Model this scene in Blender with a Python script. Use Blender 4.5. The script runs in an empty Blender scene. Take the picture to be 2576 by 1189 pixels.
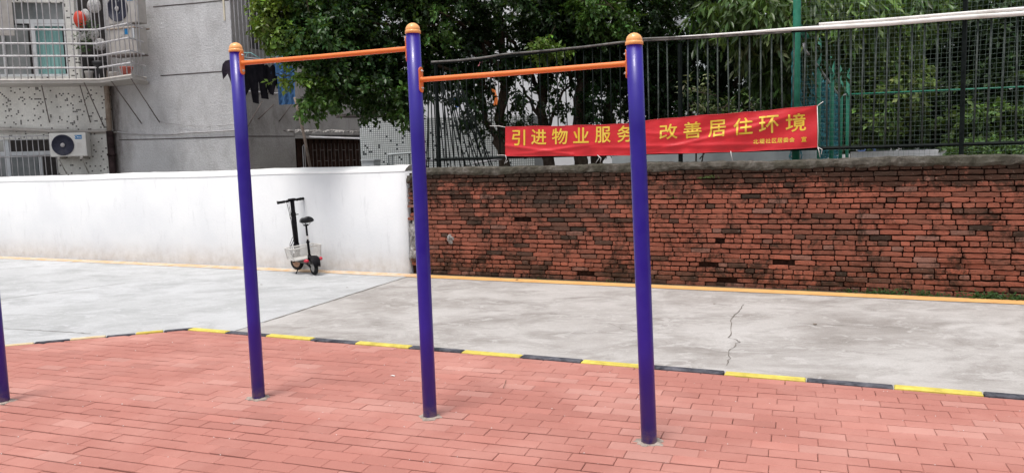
import bpy, bmesh, math, random
import numpy as np
from mathutils import Vector, Matrix

# ------------------------------------------------------------------ camera, sky, sun, exposure
S = bpy.context.scene
COL = S.collection
CX, CY, F = 1288.0, 594.5, 1969.4
PITCH, ROLL, EYE = .1011, -.0288, 1.65
cp, sp, cr, sr = math.cos(PITCH), math.sin(PITCH), math.cos(ROLL), math.sin(ROLL)
_right = np.array([1., 0, 0]); _fwd = np.array([0, cp, -sp]); _up = np.array([0, sp, cp])
_R = cr*_right + sr*_up; _U = -sr*_right + cr*_up
cam_d = bpy.data.cameras.new('camera'); cam = bpy.data.objects.new('camera', cam_d); COL.objects.link(cam)
cam_d.sensor_width = 36; cam_d.lens = 36*F/2576; cam_d.clip_end = 400; cam_d.clip_start = .05
M = Matrix(((_R[0], _U[0], -_fwd[0], 0), (_R[1], _U[1], -_fwd[1], 0), (_R[2], _U[2], -_fwd[2], EYE), (0, 0, 0, 1)))
cam.matrix_world = M
S.camera = cam
S.render.resolution_x = 1024; S.render.resolution_y = 472
S.view_settings.view_transform = 'Standard'; S.view_settings.look = 'None'
S.view_settings.gamma = 1.0
S.view_settings.exposure = .48
SUN_EL, SUN_AZ = 74, 215       # azimuth clockwise from +Y: high, behind and left of the camera
w = bpy.data.worlds.new('World'); S.world = w; w.use_nodes = True
wt = w.node_tree; bg = wt.nodes['Background']
sky = wt.nodes.new('ShaderNodeTexSky'); sky.sky_type = 'NISHITA'; sky.sun_disc = False
sky.sun_elevation = math.radians(SUN_EL); sky.sun_rotation = math.radians(SUN_AZ)
sky.dust_density = 4; sky.air_density = 1.0; sky.ozone_density = 1.0
hs = wt.nodes.new('ShaderNodeHueSaturation'); hs.inputs['Saturation'].default_value = .3
wt.links.new(sky.outputs[0], hs.inputs['Color']); wt.links.new(hs.outputs[0], bg.inputs[0])
bg.inputs[1].default_value = .13
sun_d = bpy.data.lights.new('sun', 'SUN'); sun = bpy.data.objects.new('sun', sun_d); COL.objects.link(sun)
sun_d.energy = 1.5; sun_d.angle = math.radians(14); sun_d.color = (1, .965, .92)
az, el = math.radians(SUN_AZ), math.radians(SUN_EL)
sd = Vector((math.sin(az)*math.cos(el), math.cos(az)*math.cos(el), math.sin(el)))
sun.rotation_euler = sd.to_track_quat('Z', 'Y').to_euler()

rng = np.random.default_rng(7)
random.seed(7)

# ------------------------------------------------------------------ measuring helpers
def ray(x, y): return _R*(x-CX)/F - _U*(y-CY)/F + _fwd
EYEP = np.array([0, 0, EYE])
def ground(x, y, z=0.0):
    d = ray(x, y); return EYEP + d*((z-EYE)/d[2])
def column(x, depth):          # plan position of an image column at a distance
    y = 395 - .0288*(x-CX); d = ray(x, y); return (EYEP + d*depth)[:2]
class Plane:                    # vertical plane: origin O (plan), direction u, n towards the camera
    def __init__(s, a, b):
        a = np.array(a, float); b = np.array(b, float); s.O = a; s.len = float(np.linalg.norm(b-a))
        s.u = (b-a)/s.len; s.n = np.array([s.u[1], -s.u[0]])
    def P(s, u, v, z):
        q = s.O + s.u*u + s.n*v; return (float(q[0]), float(q[1]), float(z))
    def at(s, x, y, v=0.0):    # (u, z) hit by the image point
        d = ray(x, y); o = s.O + s.n*v
        t = ((o - EYEP[:2]) @ s.n)/(d[:2] @ s.n); q = EYEP + d*t
        return float((q[:2]-s.O) @ s.u), float(q[2])
    def hit(s, x, y, v=0.0):
        u, z = s.at(x, y, v); return s.P(u, v, z)
    def mat(s, v=0.0):
        o = s.P(0, v, 0); return Matrix(((s.u[0], -s.n[0], 0, o[0]), (s.u[1], -s.n[1], 0, o[1]), (0, 0, 1, 0), (0, 0, 0, 1)))
        # local x = u, local -y = towards the camera, local z = up

# ------------------------------------------------------------------ materials
def newmat(name, col=(.5, .5, .5), rough=.6, metal=0.0, spec=.5, coat=0.0):
    m = bpy.data.materials.new(name); m.use_nodes = True
    b = m.node_tree.nodes['Principled BSDF']
    b.inputs['Base Color'].default_value = (*col, 1); b.inputs['Roughness'].default_value = rough
    b.inputs['Metallic'].default_value = metal; b.inputs['Specular IOR Level'].default_value = spec
    b.inputs['Coat Weight'].default_value = coat
    return m
class NT:
    def __init__(s, m):
        s.t = m.node_tree; s.b = s.t.nodes['Principled BSDF']; s.n = s.t.nodes; s.tc = s.n.new('ShaderNodeTexCoord')
    def link(s, a, b): s.t.links.new(a, b)
    def coord(s, kind='Object', scale=(1, 1, 1), rot=(0, 0, 0)):
        mp = s.n.new('ShaderNodeMapping'); mp.inputs['Scale'].default_value = scale; mp.inputs['Rotation'].default_value = rot
        s.link(s.tc.outputs[kind], mp.inputs['Vector']); return mp.outputs[0]
    def noise(s, vec, scale, detail=4, rough=.6, dist=0.0):
        n = s.n.new('ShaderNodeTexNoise'); n.inputs['Scale'].default_value = scale; n.inputs['Detail'].default_value = detail
        n.inputs['Roughness'].default_value = rough; n.inputs['Distortion'].default_value = dist
        s.link(vec, n.inputs['Vector']); return n.outputs['Fac']
    def ramp(s, fac, stops):
        r = s.n.new('ShaderNodeValToRGB'); e = r.color_ramp.elements
        while len(e) < len(stops): e.new(.5)
        for i, (p, c) in enumerate(stops):
            e[i].position = p; e[i].color = (*c, 1) if len(c) == 3 else c
        s.link(fac, r.inputs[0]); return r.outputs[0]
    def mix(s, fac, a, b, mode='MIX'):
        n = s.n.new('ShaderNodeMix'); n.data_type = 'RGBA'; n.blend_type = mode
        for sock, v in ((n.inputs[0], fac), (n.inputs[6], a), (n.inputs[7], b)):
            if hasattr(v, 'links') or hasattr(v, 'is_linked'): s.link(v, sock)
            elif isinstance(v, (int, float)): sock.default_value = v
            else: sock.default_value = (*v, 1)
        return n.outputs[2]
    def math(s, op, a, b=0.0):
        n = s.n.new('ShaderNodeMath'); n.operation = op
        for sock, v in ((n.inputs[0], a), (n.inputs[1], b)):
            if isinstance(v, (int, float)): sock.default_value = v
            else: s.link(v, sock)
        return n.outputs[0]
    def bump(s, h, strength=.4, dist=.01):
        n = s.n.new('ShaderNodeBump'); n.inputs['Strength'].default_value = strength; n.inputs['Distance'].default_value = dist
        s.link(h, n.inputs['Height']); s.link(n.outputs[0], s.b.inputs['Normal'])
    def attr(s, name='Col'):
        n = s.n.new('ShaderNodeAttribute'); n.attribute_name = name; return n.outputs['Color']
    def color(s, c): s.link(c, s.b.inputs['Base Color'])
def g3(v): return (v, v, v)

def mottled(name, c1, c2, scale=3, rough=.8, bump=.3, bscale=60, dist=.004, p=(.35, .65), metal=0.0, stretch=(1, 1, 1)):
    m = newmat(name, c1, rough, metal, .08 if max(c1) < .05 else .3); t = NT(m); v = t.coord('Object', stretch)
    t.color(t.ramp(t.noise(v, scale, 6, .65), [(p[0], c1), (p[1], c2)]))
    if bump: t.bump(t.noise(t.coord(), bscale, 4), bump, dist)
    return m

def mat_concrete(name, dark, mid, light, seed=0.0):
    m = newmat(name, mid, .85); t = NT(m)
    v = t.coord('Object', (1, 1, 1), (0, 0, math.radians(25)))
    vs = t.coord('Object', (.75, 1.15, 1), (0, 0, math.radians(22)))
    big = t.noise(v, .35+seed, 5, .6, .4)
    base = t.ramp(big, [(.33, mid), (.62, light)])
    st = t.noise(vs, 1.5, 10, .74, .5)
    base = t.mix(t.ramp(st, [(.45, g3(0)), (.64, g3(.8))]), base, dark)
    base = t.mix(t.math('MULTIPLY', t.ramp(t.noise(vs, 5.5, 8, .7, .8), [(.55, g3(0)), (.6, g3(1))]), .7), base, light)
    cr_ = t.ramp(t.noise(t.coord('Object', (.8, 1.7, 1), (0, 0, math.radians(20))), 7, 8, .75, 1.2), [(.66, g3(0)), (.69, g3(1))])
    base = t.mix(t.math('MULTIPLY', cr_, .55), base, tuple(c*.45 for c in dark))
    fine = t.noise(v, 90, 3, .7)
    base = t.mix(.35, base, t.ramp(fine, [(.3, g3(.35)), (.7, g3(.95))]), 'MULTIPLY')
    t.color(base); t.bump(t.noise(vs, 14, 8, .7), .35, .01)
    return m

MAT = {}
MAT['road_beige'] = mat_concrete('worn_beige_concrete', (.26, .235, .215), (.40, .372, .35), (.55, .525, .505), .35)
MAT['road_grey'] = mat_concrete('smooth_pale_concrete', (.37, .375, .375), (.47, .475, .475), (.585, .59, .60), .1)
MAT['soil'] = mottled('soil', (.06, .05, .035), (.12, .10, .07), 4, .95)
MAT['sand'] = mottled('joint_sand', (.05, .016, .012), (.022, .007, .005), 30, .95)
m = newmat('red_paver', (.5, .2, .15), .85); t = NT(m); a = t.attr(); v = t.coord()
c = t.mix(.5, a, t.ramp(t.noise(v, 160, 3, .7), [(.3, g3(.62)), (.7, g3(1))]), 'MULTIPLY')
c = t.mix(t.math('MULTIPLY', t.ramp(t.noise(v, 1.1, 5, .6), [(.45, g3(0)), (.7, g3(1))]), .35), c, (.70, .38, .32))
c = t.mix(t.math('MULTIPLY', t.ramp(t.noise(v, 9, 6, .7), [(.55, g3(0)), (.72, g3(1))]), .28), c, (.44, .17, .135))
t.color(c); t.bump(t.noise(v, 220, 3), .35, .002); MAT['paver'] = m

m = newmat('old_brick', (.4, .13, .08), .9, 0, .25); t = NT(m); a = t.attr(); v = t.coord()
c = t.mix(.6, a, t.ramp(t.noise(v, 55, 6, .75), [(.3, g3(.45)), (.7, g3(1.0))]), 'MULTIPLY')
sz = t.n.new('ShaderNodeSeparateXYZ'); t.link(t.tc.outputs['Object'], sz.inputs[0])
up_ = t.ramp(t.math('DIVIDE', sz.outputs['Z'], 1.5), [(.70, g3(0)), (.97, g3(1))]); lo_ = t.ramp(sz.outputs['Z'], [(0.0, g3(1)), (.42, g3(0))])
moss = t.math('ADD', t.noise(v, 2.6, 10, .82, .5), t.math('ADD', t.math('MULTIPLY', up_, .20), t.math('MULTIPLY', lo_, .035)))
moss = t.math('ADD', moss, t.math('MULTIPLY', t.noise(v, 13, 6, .75), .30))
c = t.mix(t.math('MULTIPLY', t.ramp(moss, [(.655, g3(0)), (.76, g3(1))]), .88), c, (.030, .019, .012))
c = t.mix(t.math('MULTIPLY', t.ramp(t.noise(v, 34, 4, .7), [(.62, g3(0)), (.68, g3(1))]), .40), c, (.40, .30, .25))
t.color(c); t.bump(t.noise(v, 60, 7, .75), .8, .008); MAT['brick'] = m
MAT['mortar'] = mottled('dark_mortar', (.010, .004, .003), (.035, .016, .011), 18, .95, .8, 60, .01)
m = newmat('mossy_coping', (.2, .18, .15), .95); t = NT(m); v = t.coord()
c = t.ramp(t.noise(v, 7, 7, .7, .4), [(.34, (.028, .024, .017)), (.5, (.085, .074, .058)), (.68, (.17, .155, .135))])
c = t.mix(t.math('MULTIPLY', t.ramp(t.noise(v, 2.2, 5, .6), [(.45, g3(0)), (.6, g3(1))]), .5), c, (.035, .036, .017))
t.color(c); t.bump(t.noise(v, 35, 6, .7), .9, .02); MAT['coping'] = m
MAT['pier_plaster'] = mottled('broken_plaster', (.16, .15, .14), (.45, .43, .42), 9, .95, 1.0, 30, .02)

m = newmat('white_wall_paint', (.8, .8, .8), .8); t = NT(m); v = t.coord('Object'); vs = t.coord('Object', (3.0, 3.0, .7))
c = t.ramp(t.noise(v, .8, 4, .6), [(.35, (.625, .63, .645)), (.65, (.70, .70, .705))])
c = t.mix(t.math('MULTIPLY', t.ramp(t.noise(vs, 2.4, 7, .75), [(.56, g3(0)), (.72, g3(1))]), .45), c, (.42, .42, .43))
sx = t.n.new('ShaderNodeSeparateXYZ'); t.link(t.tc.outputs['Object'], sx.inputs[0])
low = t.ramp(sx.outputs['Z'], [(0.0, g3(1)), (.32, g3(0))])
c = t.mix(t.math('MULTIPLY', t.math('MULTIPLY', low, t.ramp(t.noise(v, 5, 6, .7), [(.35, g3(0)), (.7, g3(1))])), .7), c, (.42, .39, .36))
t.color(c); t.bump(t.noise(v, 25, 5), .25, .01); MAT['white_wall'] = m
MAT['white_coping'] = mottled('white_coping_paint', (.86, .86, .85), (.78, .78, .775), 2, .8, .3, 30, .006)
MAT['yellow_line'] = mottled('worn_orange_yellow_line', (.66, .36, .13), (.74, .44, .17), 5, .8)
m = newmat('faded_orange_yellow_line', (.66, .36, .13), .85); t = NT(m)
t.color(t.ramp(t.noise(t.coord(), 6, 8, .7), [(.38, (.62, .36, .16)), (.56, (.62, .50, .38)), (.68, (.6, .57, .53))])); MAT['yellow_line_faded'] = m
MAT['kerb_yellow'] = mottled('kerb_yellow_paint', (.50, .41, .08), (.74, .61, .12), 9, .7, .4, 60, .004)
MAT['kerb_yellow_pale'] = mottled('kerb_pale_yellow_paint', (.62, .48, .26), (.70, .62, .42), 8, .7, .4, 60, .004)
MAT['kerb_black'] = mottled('kerb_black_paint', (.030, .032, .042), (.14, .14, .16), 9, .7, .5, 60, .006)
MAT['cement'] = mottled('grey_cement', (.24, .20, .17), (.44, .37, .32), 18, .95, .6, 60, .008)
MAT['crack'] = newmat('crack_dark', (.16, .14, .12), .95)

def paint(name, c, rough=.3, coat=.3):
    m = newmat(name, c, rough, 0, .5, coat); t = NT(m); v = t.coord()
    t.color(t.ramp(t.noise(v, 6, 5, .6), [(.35, c), (.7, tuple(min(1, x*1.12+.004) for x in c))]))
    t.link(t.ramp(t.noise(v, 12, 6, .7), [(.35, g3(rough)), (.75, g3(min(1, rough+.22)))]), t.b.inputs['Roughness'])
    t.bump(t.noise(v, 140, 2), .05, .001)
    return m
MAT['post_blue'] = paint('violet_blue_paint', (.020, .006, .26), .28, .12)
_t = NT(MAT['post_blue']); _c = _t.b.inputs['Base Color'].links[0].from_socket
_s = _t.n.new('ShaderNodeSeparateXYZ'); _t.link(_t.tc.outputs['Object'], _s.inputs[0])
_d = _t.math('MULTIPLY', _t.ramp(_s.outputs['Z'], [(0.0, g3(.8)), (.10, g3(0))]), _t.ramp(_t.noise(_t.coord(), 30, 6, .75), [(.38, g3(0)), (.62, g3(1))]))
_t.color(_t.mix(_d, _c, (.30, .20, .17)))                                   # dried mud splashed on the foot of each post
MAT['bar_orange'] = paint('orange_paint', (.80, .20, .035), .34, .2)
MAT['cap_orange'] = paint('light_orange_paint', (.90, .42, .14), .34, .3)
MAT['steel'] = newmat('bolt_steel', (.55, .52, .5), .3, 1)
MAT['black_iron'] = mottled('black_iron', (.003, .005, .005), (.010, .014, .013), 20, .6, .3, 80, .002)
MAT['grey_iron'] = mottled('weathered_grey_iron', (.030, .040, .037), (.085, .097, .09), 20, .6, .3, 80, .002)
MAT['green_paint'] = mottled('court_green_paint', (.012, .14, .085), (.03, .21, .135), 12, .5, .2, 60, .002)
MAT['teal_net'] = mottled('teal_net', (.012, .13, .16), (.07, .31, .36), 5, .8, 0)
MAT['grey_net'] = newmat('grey_green_net', (.16, .22, .19), .8)
MAT['white_pipe'] = mottled('white_pipe', (.80, .78, .75), (.50, .46, .42), 5, .5, .2, 40, .003, (.5, .8))
MAT['old_cable'] = mottled('old_grey_cable', (.05, .048, .045), (.22, .21, .20), 7, .6, .2, 40, .003)
MAT['cord'] = newmat('white_cord', (.75, .72, .7), .7)
MAT['black_plastic'] = mottled('black_plastic', (.005, .004, .006), (.014, .013, .015), 30, .45, .2, 90, .001)
MAT['rubber'] = mottled('rubber', (.012, .012, .013), (.03, .03, .03), 30, .8)
MAT['deck_grey'] = mottled('deck_grey', (.045, .043, .042), (.10, .098, .095), 20, .5)
MAT['rim_grey'] = newmat('rim_grey', (.35, .34, .33), .35, .7)
MAT['rim_copper'] = newmat('rim_brown', (.32, .20, .14), .5, .3)
MAT['tail_red'] = newmat('tail_light_red', (.55, .02, .05), .25)
MAT['seat'] = newmat('seat_leatherette', (.010, .010, .012), .38, 0, .25)
MAT['sticker_white'] = newmat('sticker_white', (.75, .73, .7), .5)
MAT['crate_white'] = mottled('crate_plastic', (.74, .72, .69), (.60, .57, .53), 9, .5)
MAT['bark'] = mottled('bark', (.040, .028, .02), (.105, .08, .062), 12, .95, .9, 25, .03, (.35, .65), 0, (1, 1, .25))
MAT['cage'] = mottled('cage_metal', (.50, .49, .50), (.30, .27, .26), 8, .45, .1, 60, .001, (.45, .8))
MAT['frame_white'] = mottled('white_frame', (.68, .70, .72), (.56, .58, .60), 6, .5)
MAT['curtain'] = mottled('teal_curtain', (.20, .40, .38), (.30, .52, .50), 2, .6, 0, 1, 1, (.3, .7), 0, (6, 1, .3))
MAT['glass'] = mottled('window_glass', (.16, .18, .185), (.30, .31, .31), 1.5, .12)
MAT['dark_inside'] = mottled('dark_inside', (.05, .045, .045), (.10, .09, .09), 3, .9)
MAT['brown_grille'] = mottled('brown_door_wood', (.030, .016, .012), (.06, .032, .024), 8, .8)
MAT['grille_metal'] = mottled('rusty_grille', (.17, .14, .13), (.10, .08, .07), 10, .7)
MAT['ac_white'] = mottled('ac_casing', (.70, .69, .66), (.60, .585, .55), 4, .5, 0)
MAT['ac_old'] = mottled('old_ac_casing', (.50, .47, .44), (.40, .37, .34), 4, .6, 0)
MAT['fan_blue'] = newmat('fan_dark_blue', (.03, .032, .06), .5)
MAT['brand_blue'] = newmat('sticker_blue', (.01, .18, .42), .4)
MAT['white_text'] = newmat('white_lettering', (.85, .85, .85), .5)
MAT['rust_pipe'] = mottled('rusty_pipe', (.22, .16, .12), (.36, .30, .25), 6, .7)
MAT['black_pipe'] = mottled('blackened_pipe', (.022, .015, .015), (.06, .04, .04), 6, .8)
MAT['old_wood'] = mottled('old_wood', (.16, .12, .095), (.26, .21, .18), 10, .9)
MAT['red_cloth'] = None
MAT['gold_text'] = mottled('gold_lettering', (.78, .50, .035), (.84, .60, .10), 6, .55, 0)
MAT['pot_red'] = newmat('pot_red', (.50, .13, .10), .7)
MAT['pot_white'] = newmat('pot_white', (.62, .6, .57), .6)
MAT['pot_black'] = newmat('pot_black', (.02, .02, .022), .6)
MAT['cloth_black'] = mottled('black_cloth', (.003, .003, .005), (.009, .008, .011), 10, .9)
MAT['cloth_plum'] = mottled('dark_plum_cloth', (.03, .022, .034), (.05, .04, .055), 10, .9)
MAT['denim'] = mottled('denim_blue', (.035, .10, .23), (.075, .17, .33), 9, .9, 0, 1, 1, (.3, .7), 0, (5, 5, .6))
MAT['red_bag'] = newmat('red_bag', (.70, .06, .03), .5)
MAT['foil'] = mottled('crumpled_bag', (.35, .34, .33), (.75, .73, .72), 20, .3, .5, 30, .02)
MAT['hanger'] = newmat('teal_hanger', (.20, .42, .42), .5)
MAT['orange_cloth'] = newmat('orange_cloth', (.75, .22, .05), .8)
MAT['blue_cloth'] = newmat('blue_cloth', (.03, .13, .5), .8)
MAT['pink_cloth'] = newmat('pink_cloth', (.6, .2, .25), .8)
MAT['cream'] = mottled('cream_plaster', (.62, .56, .43), (.70, .65, .52), 3, .8)
MAT['white_far'] = mottled('white_render', (.78, .78, .80), (.70, .70, .72), 1.2, .8)
MAT['pale_panel'] = mottled('pale_blue_grey_panel', (.30, .33, .34), (.40, .43, .43), 2, .7, .1)
MAT['blue_tarp'] = newmat('blue_tarp', (.02, .10, .36), .6)
MAT['litter_white'] = newmat('litter_white', (.75, .75, .73), .8)
MAT['dry_leaf'] = newmat('dry_leaf', (.12, .075, .045), .9)

def mat_plaster(name, c1, c2, stain, amount, soot=False):
    m = newmat(name, c1, .9); t = NT(m); v = t.coord()
    c = t.ramp(t.noise(v, 1.1, 7, .65, .3), [(.35, c1), (.65, c2)])
    c = t.mix(t.math('MULTIPLY', t.ramp(t.noise(t.coord('Object', (1.5, 1.5, .8)), 1.3, 8, .72, .4), [(.48, g3(0)), (.68, g3(1))]), amount), c, stain)
    if soot:      # soot that has run down the render beside the downpipe
        sx = t.n.new('ShaderNodeSeparateXYZ'); t.link(t.tc.outputs['Object'], sx.inputs[0])
        d_ = t.math('ADD', sx.outputs['X'], t.math('MULTIPLY', t.noise(t.coord('Object', (2.6, 1, .9)), 1.7, 8, .75), .75))
        hgt = t.ramp(t.math('DIVIDE', sx.outputs['Z'], 6), [(.60, g3(1)), (.76, g3(.25))])
        c = t.mix(t.math('MULTIPLY', t.ramp(d_, [(.40, g3(.95)), (.62, g3(.0))]), hgt), c, (.035, .024, .02))
        c = t.mix(t.math('MULTIPLY', t.ramp(d_, [(.55, g3(.5)), (.98, g3(.0))]), hgt), c, (.20, .17, .155))
    c = t.mix(.3, c, t.ramp(t.noise(v, 45, 4, .7), [(.3, g3(.3)), (.62, g3(1))]), 'MULTIPLY')
    t.color(c); t.bump(t.noise(v, 22, 8, .75), .8, .04); return m
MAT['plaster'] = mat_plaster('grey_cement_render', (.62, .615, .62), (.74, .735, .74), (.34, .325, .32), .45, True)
MAT['plaster_dark'] = mat_plaster('dirty_shaded_render', (.33, .31, .295), (.42, .395, .375), (.17, .15, .135), .6)  # base darkened to hold the tree shade on the right wall, stains over it
MAT['black_stain'] = mat_plaster('soot_stained_render', (.075, .06, .055), (.16, .14, .13), (.03, .022, .02), .8)

def mat_tiles(name, tile, pitch, dens, dark, base, grout, gw, grime):
    m = newmat(name, base, .45); t = NT(m)
    sep = t.n.new('ShaderNodeSeparateXYZ'); t.link(t.coord('Object', (1/pitch, 1, 1/pitch)), sep.inputs[0])
    fx = t.math('FLOOR', sep.outputs['X']); fz = t.math('FLOOR', sep.outputs['Z'])
    cmb = t.n.new('ShaderNodeCombineXYZ'); t.link(fx, cmb.inputs[0]); t.link(fz, cmb.inputs[2])
    wn = t.n.new('ShaderNodeTexWhiteNoise'); wn.noise_dimensions = '3D'; t.link(cmb.outputs[0], wn.inputs['Vector'])
    isd = t.math('GREATER_THAN', wn.outputs['Value'], 1-dens)
    c = t.mix(isd, t.mix(wn.outputs['Value'], base, tuple(x*.86 for x in base)), dark)
    gx = t.math('LESS_THAN', t.math('FRACT', sep.outputs['X']), gw); gz = t.math('LESS_THAN', t.math('FRACT', sep.outputs['Z']), gw)
    c = t.mix(t.math('MAXIMUM', gx, gz), c, grout)
    c = t.mix(t.math('MULTIPLY', t.ramp(t.noise(t.coord('Object', (1.5, 1, .6)), 1.1, 6, .65), [(.42, g3(0)), (.68, g3(1))]), grime), c, (.17, .155, .14))
    t.color(c); return m
MAT['tile_left'] = mat_tiles('speckled_wall_tile', .03, .036, .075, (.07, .065, .06), (.84, .83, .78), (.70, .69, .65), .12, .35)
MAT['tile_mosaic'] = mat_tiles('white_mosaic_tile', .03, .042, .075, (.03, .035, .04), (.74, .77, .77), (.15, .17, .17), .24, .15)

def mat_leaf(name, rough=.45, trans=.25):
    m = newmat(name, (.05, .1, .02), rough, 0, .28); t = NT(m)
    a = t.attr(); t.color(a)
    tr = t.n.new('ShaderNodeBsdfTranslucent'); ms = t.n.new('ShaderNodeMixShader'); ms.inputs[0].default_value = trans
    br = t.mix(.5, a, (.22, .34, .03)); t.link(br, tr.inputs[0])
    out = t.n['Material Output']; t.link(t.b.outputs[0], ms.inputs[1]); t.link(tr.outputs[0], ms.inputs[2]); t.link(ms.outputs[0], out.inputs[0])
    return m
MAT['leaf'] = mat_leaf('glossy_leaf', .36, .16)
MAT['leaf_matt'] = mat_leaf('matt_leaf', .6, .18)

# ------------------------------------------------------------------ mesh helpers
class MB:
    def __init__(s): s.v = []; s.f = []; s.c = []; s.smooth = []
    def add(s, vs, fs, smooth=False, col=None):
        k = len(s.v); s.v += [tuple(map(float, p)) for p in vs]; s.f += [tuple(i+k for i in f) for f in fs]
        s.smooth += [smooth]*len(fs)
        s.c += [col or (1, 1, 1)]*len(vs)
    def box(s, lo, hi, bev=0.0, mat=None, col=None):
        x0, y0, z0 = lo; x1, y1, z1 = hi
        if bev <= 0:
            vs = [(x0, y0, z0), (x1, y0, z0), (x1, y1, z0), (x0, y1, z0), (x0, y0, z1), (x1, y0, z1), (x1, y1, z1), (x0, y1, z1)]
            fs = [(0, 3, 2, 1), (4, 5, 6, 7), (0, 1, 5, 4), (1, 2, 6, 5), (2, 3, 7, 6), (3, 0, 4, 7)]
        else:
            bm = bmesh.new(); bmesh.ops.create_cube(bm, size=1)
            for q in bm.verts: q.co = Vector(((x0+x1)/2+q.co.x*(x1-x0), (y0+y1)/2+q.co.y*(y1-y0), (z0+z1)/2+q.co.z*(z1-z0)))
            bmesh.ops.bevel(bm, geom=bm.edges[:], offset=bev, segments=2, profile=.6, affect='EDGES')
            bm.verts.index_update(); vs = [q.co[:] for q in bm.verts]; fs = [tuple(l.index for l in f.verts) for f in bm.faces]; bm.free()
        if mat is not None: vs = [(mat @ Vector(p))[:] for p in vs]
        s.add(vs, fs, False, col)
    def tube(s, pts, r, n=8, cap=True, smooth=True, col=None):
        pts = [Vector(p) for p in pts]; rs = r if isinstance(r, (list, tuple)) else [r]*len(pts)
        vs = []; fs = []; prev = None
        for i, p in enumerate(pts):
            d = (pts[min(i+1, len(pts)-1)]-pts[max(i-1, 0)]).normalized()
            if prev is None:
                a = Vector((0, 0, 1)) if abs(d.z) < .9 else Vector((1, 0, 0)); e1 = d.cross(a).normalized()
            else: e1 = (prev - d*prev.dot(d)).normalized()
            prev = e1; e2 = d.cross(e1)
            for k in range(n):
                t_ = 2*math.pi*k/n; vs.append(p + (e1*math.cos(t_)+e2*math.sin(t_))*rs[i])
        for i in range(len(pts)-1):
            for k in range(n):
                a = i*n+k; b = i*n+(k+1) % n; fs.append((a, b, b+n, a+n))
        if cap: fs.append(tuple(range(n-1, -1, -1))); fs.append(tuple(range((len(pts)-1)*n, len(pts)*n)))
        s.add(vs, fs, smooth, col)
    def lathe(s, prof, n=24, mat=None, smooth=True):     # prof: (r, z)
        vs = []; fs = []
        for (r, z) in prof:
            for k in range(n):
                t_ = 2*math.pi*k/n; vs.append((r*math.cos(t_), r*math.sin(t_), z))
        for i in range(len(prof)-1):
            for k in range(n):
                a = i*n+k; b = i*n+(k+1) % n; fs.append((a, b, b+n, a+n))
        fs.append(tuple(range(n-1, -1, -1))); fs.append(tuple(range((len(prof)-1)*n, len(prof)*n)))
        if mat is not None: vs = [(mat @ Vector(p))[:] for p in vs]
        s.add(vs, fs, smooth)
    def prism(s, poly, z0, z1, col=None):                # horizontal polygon (ccw)
        n = len(poly); vs = [(p[0], p[1], z0) for p in poly]+[(p[0], p[1], z1) for p in poly]
        fs = [tuple(range(n-1, -1, -1)), tuple(range(n, 2*n))]+[(i, (i+1) % n, (i+1) % n+n, i+n) for i in range(n)]
        s.add(vs, fs, False, col)
    def sheet(s, fn, nu, nv, smooth=True):
        vs = [fn(i/nu, j/nv) for j in range(nv+1) for i in range(nu+1)]
        fs = [(j*(nu+1)+i, j*(nu+1)+i+1, (j+1)*(nu+1)+i+1, (j+1)*(nu+1)+i) for j in range(nv) for i in range(nu)]
        s.add(vs, fs, smooth)
    def build(s, name, mat, parent=None, matrix=None, colors=False):
        me = bpy.data.meshes.new(name); me.from_pydata(s.v, [], s.f)
        me.polygons.foreach_set('use_smooth', s.smooth)
        if colors:
            ca = me.color_attributes.new('Col', 'FLOAT_COLOR', 'POINT')
            ca.data.foreach_set('color', np.array([(*c, 1) for c in s.c], dtype=np.float32).ravel())
        me.materials.append(mat if not isinstance(mat, str) else MAT[mat]); me.update()
        o = bpy.data.objects.new(name, me); COL.objects.link(o)
        if matrix is not None: o.matrix_world = matrix
        if parent is not None:
            o.parent = parent
            if matrix is not None:
                o.matrix_parent_inverse = parent.matrix_world.inverted()
        return o
def tag(o, label=None, cat=None, group=None, kind=None):
    if label: o['label'] = label
    if cat: o['category'] = cat
    if group: o['group'] = group
    if kind: o['kind'] = kind
    return o
def empty(name, loc, label, cat, group=None, mat=None):
    o = bpy.data.objects.new(name, None); COL.objects.link(o)
    o.matrix_world = mat if mat is not None else Matrix.Translation(Vector(loc))
    o.empty_display_size = .1
    return tag(o, label, cat, group)
def wbuild(mb, name, mat, root, colors=False):
    """mesh given in WORLD coordinates, parented to root and keeping its place"""
    inv = root.matrix_world.inverted(); mb.v = [tuple(inv @ Vector(p)) for p in mb.v]
    return mb.build(name, mat, root, colors=colors)
def subbuild(mb, name, mat, part, root):
    inv = root.matrix_world.inverted(); mb.v = [tuple(inv @ Vector(p)) for p in mb.v]
    return mb.build(name, mat, part)
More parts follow.
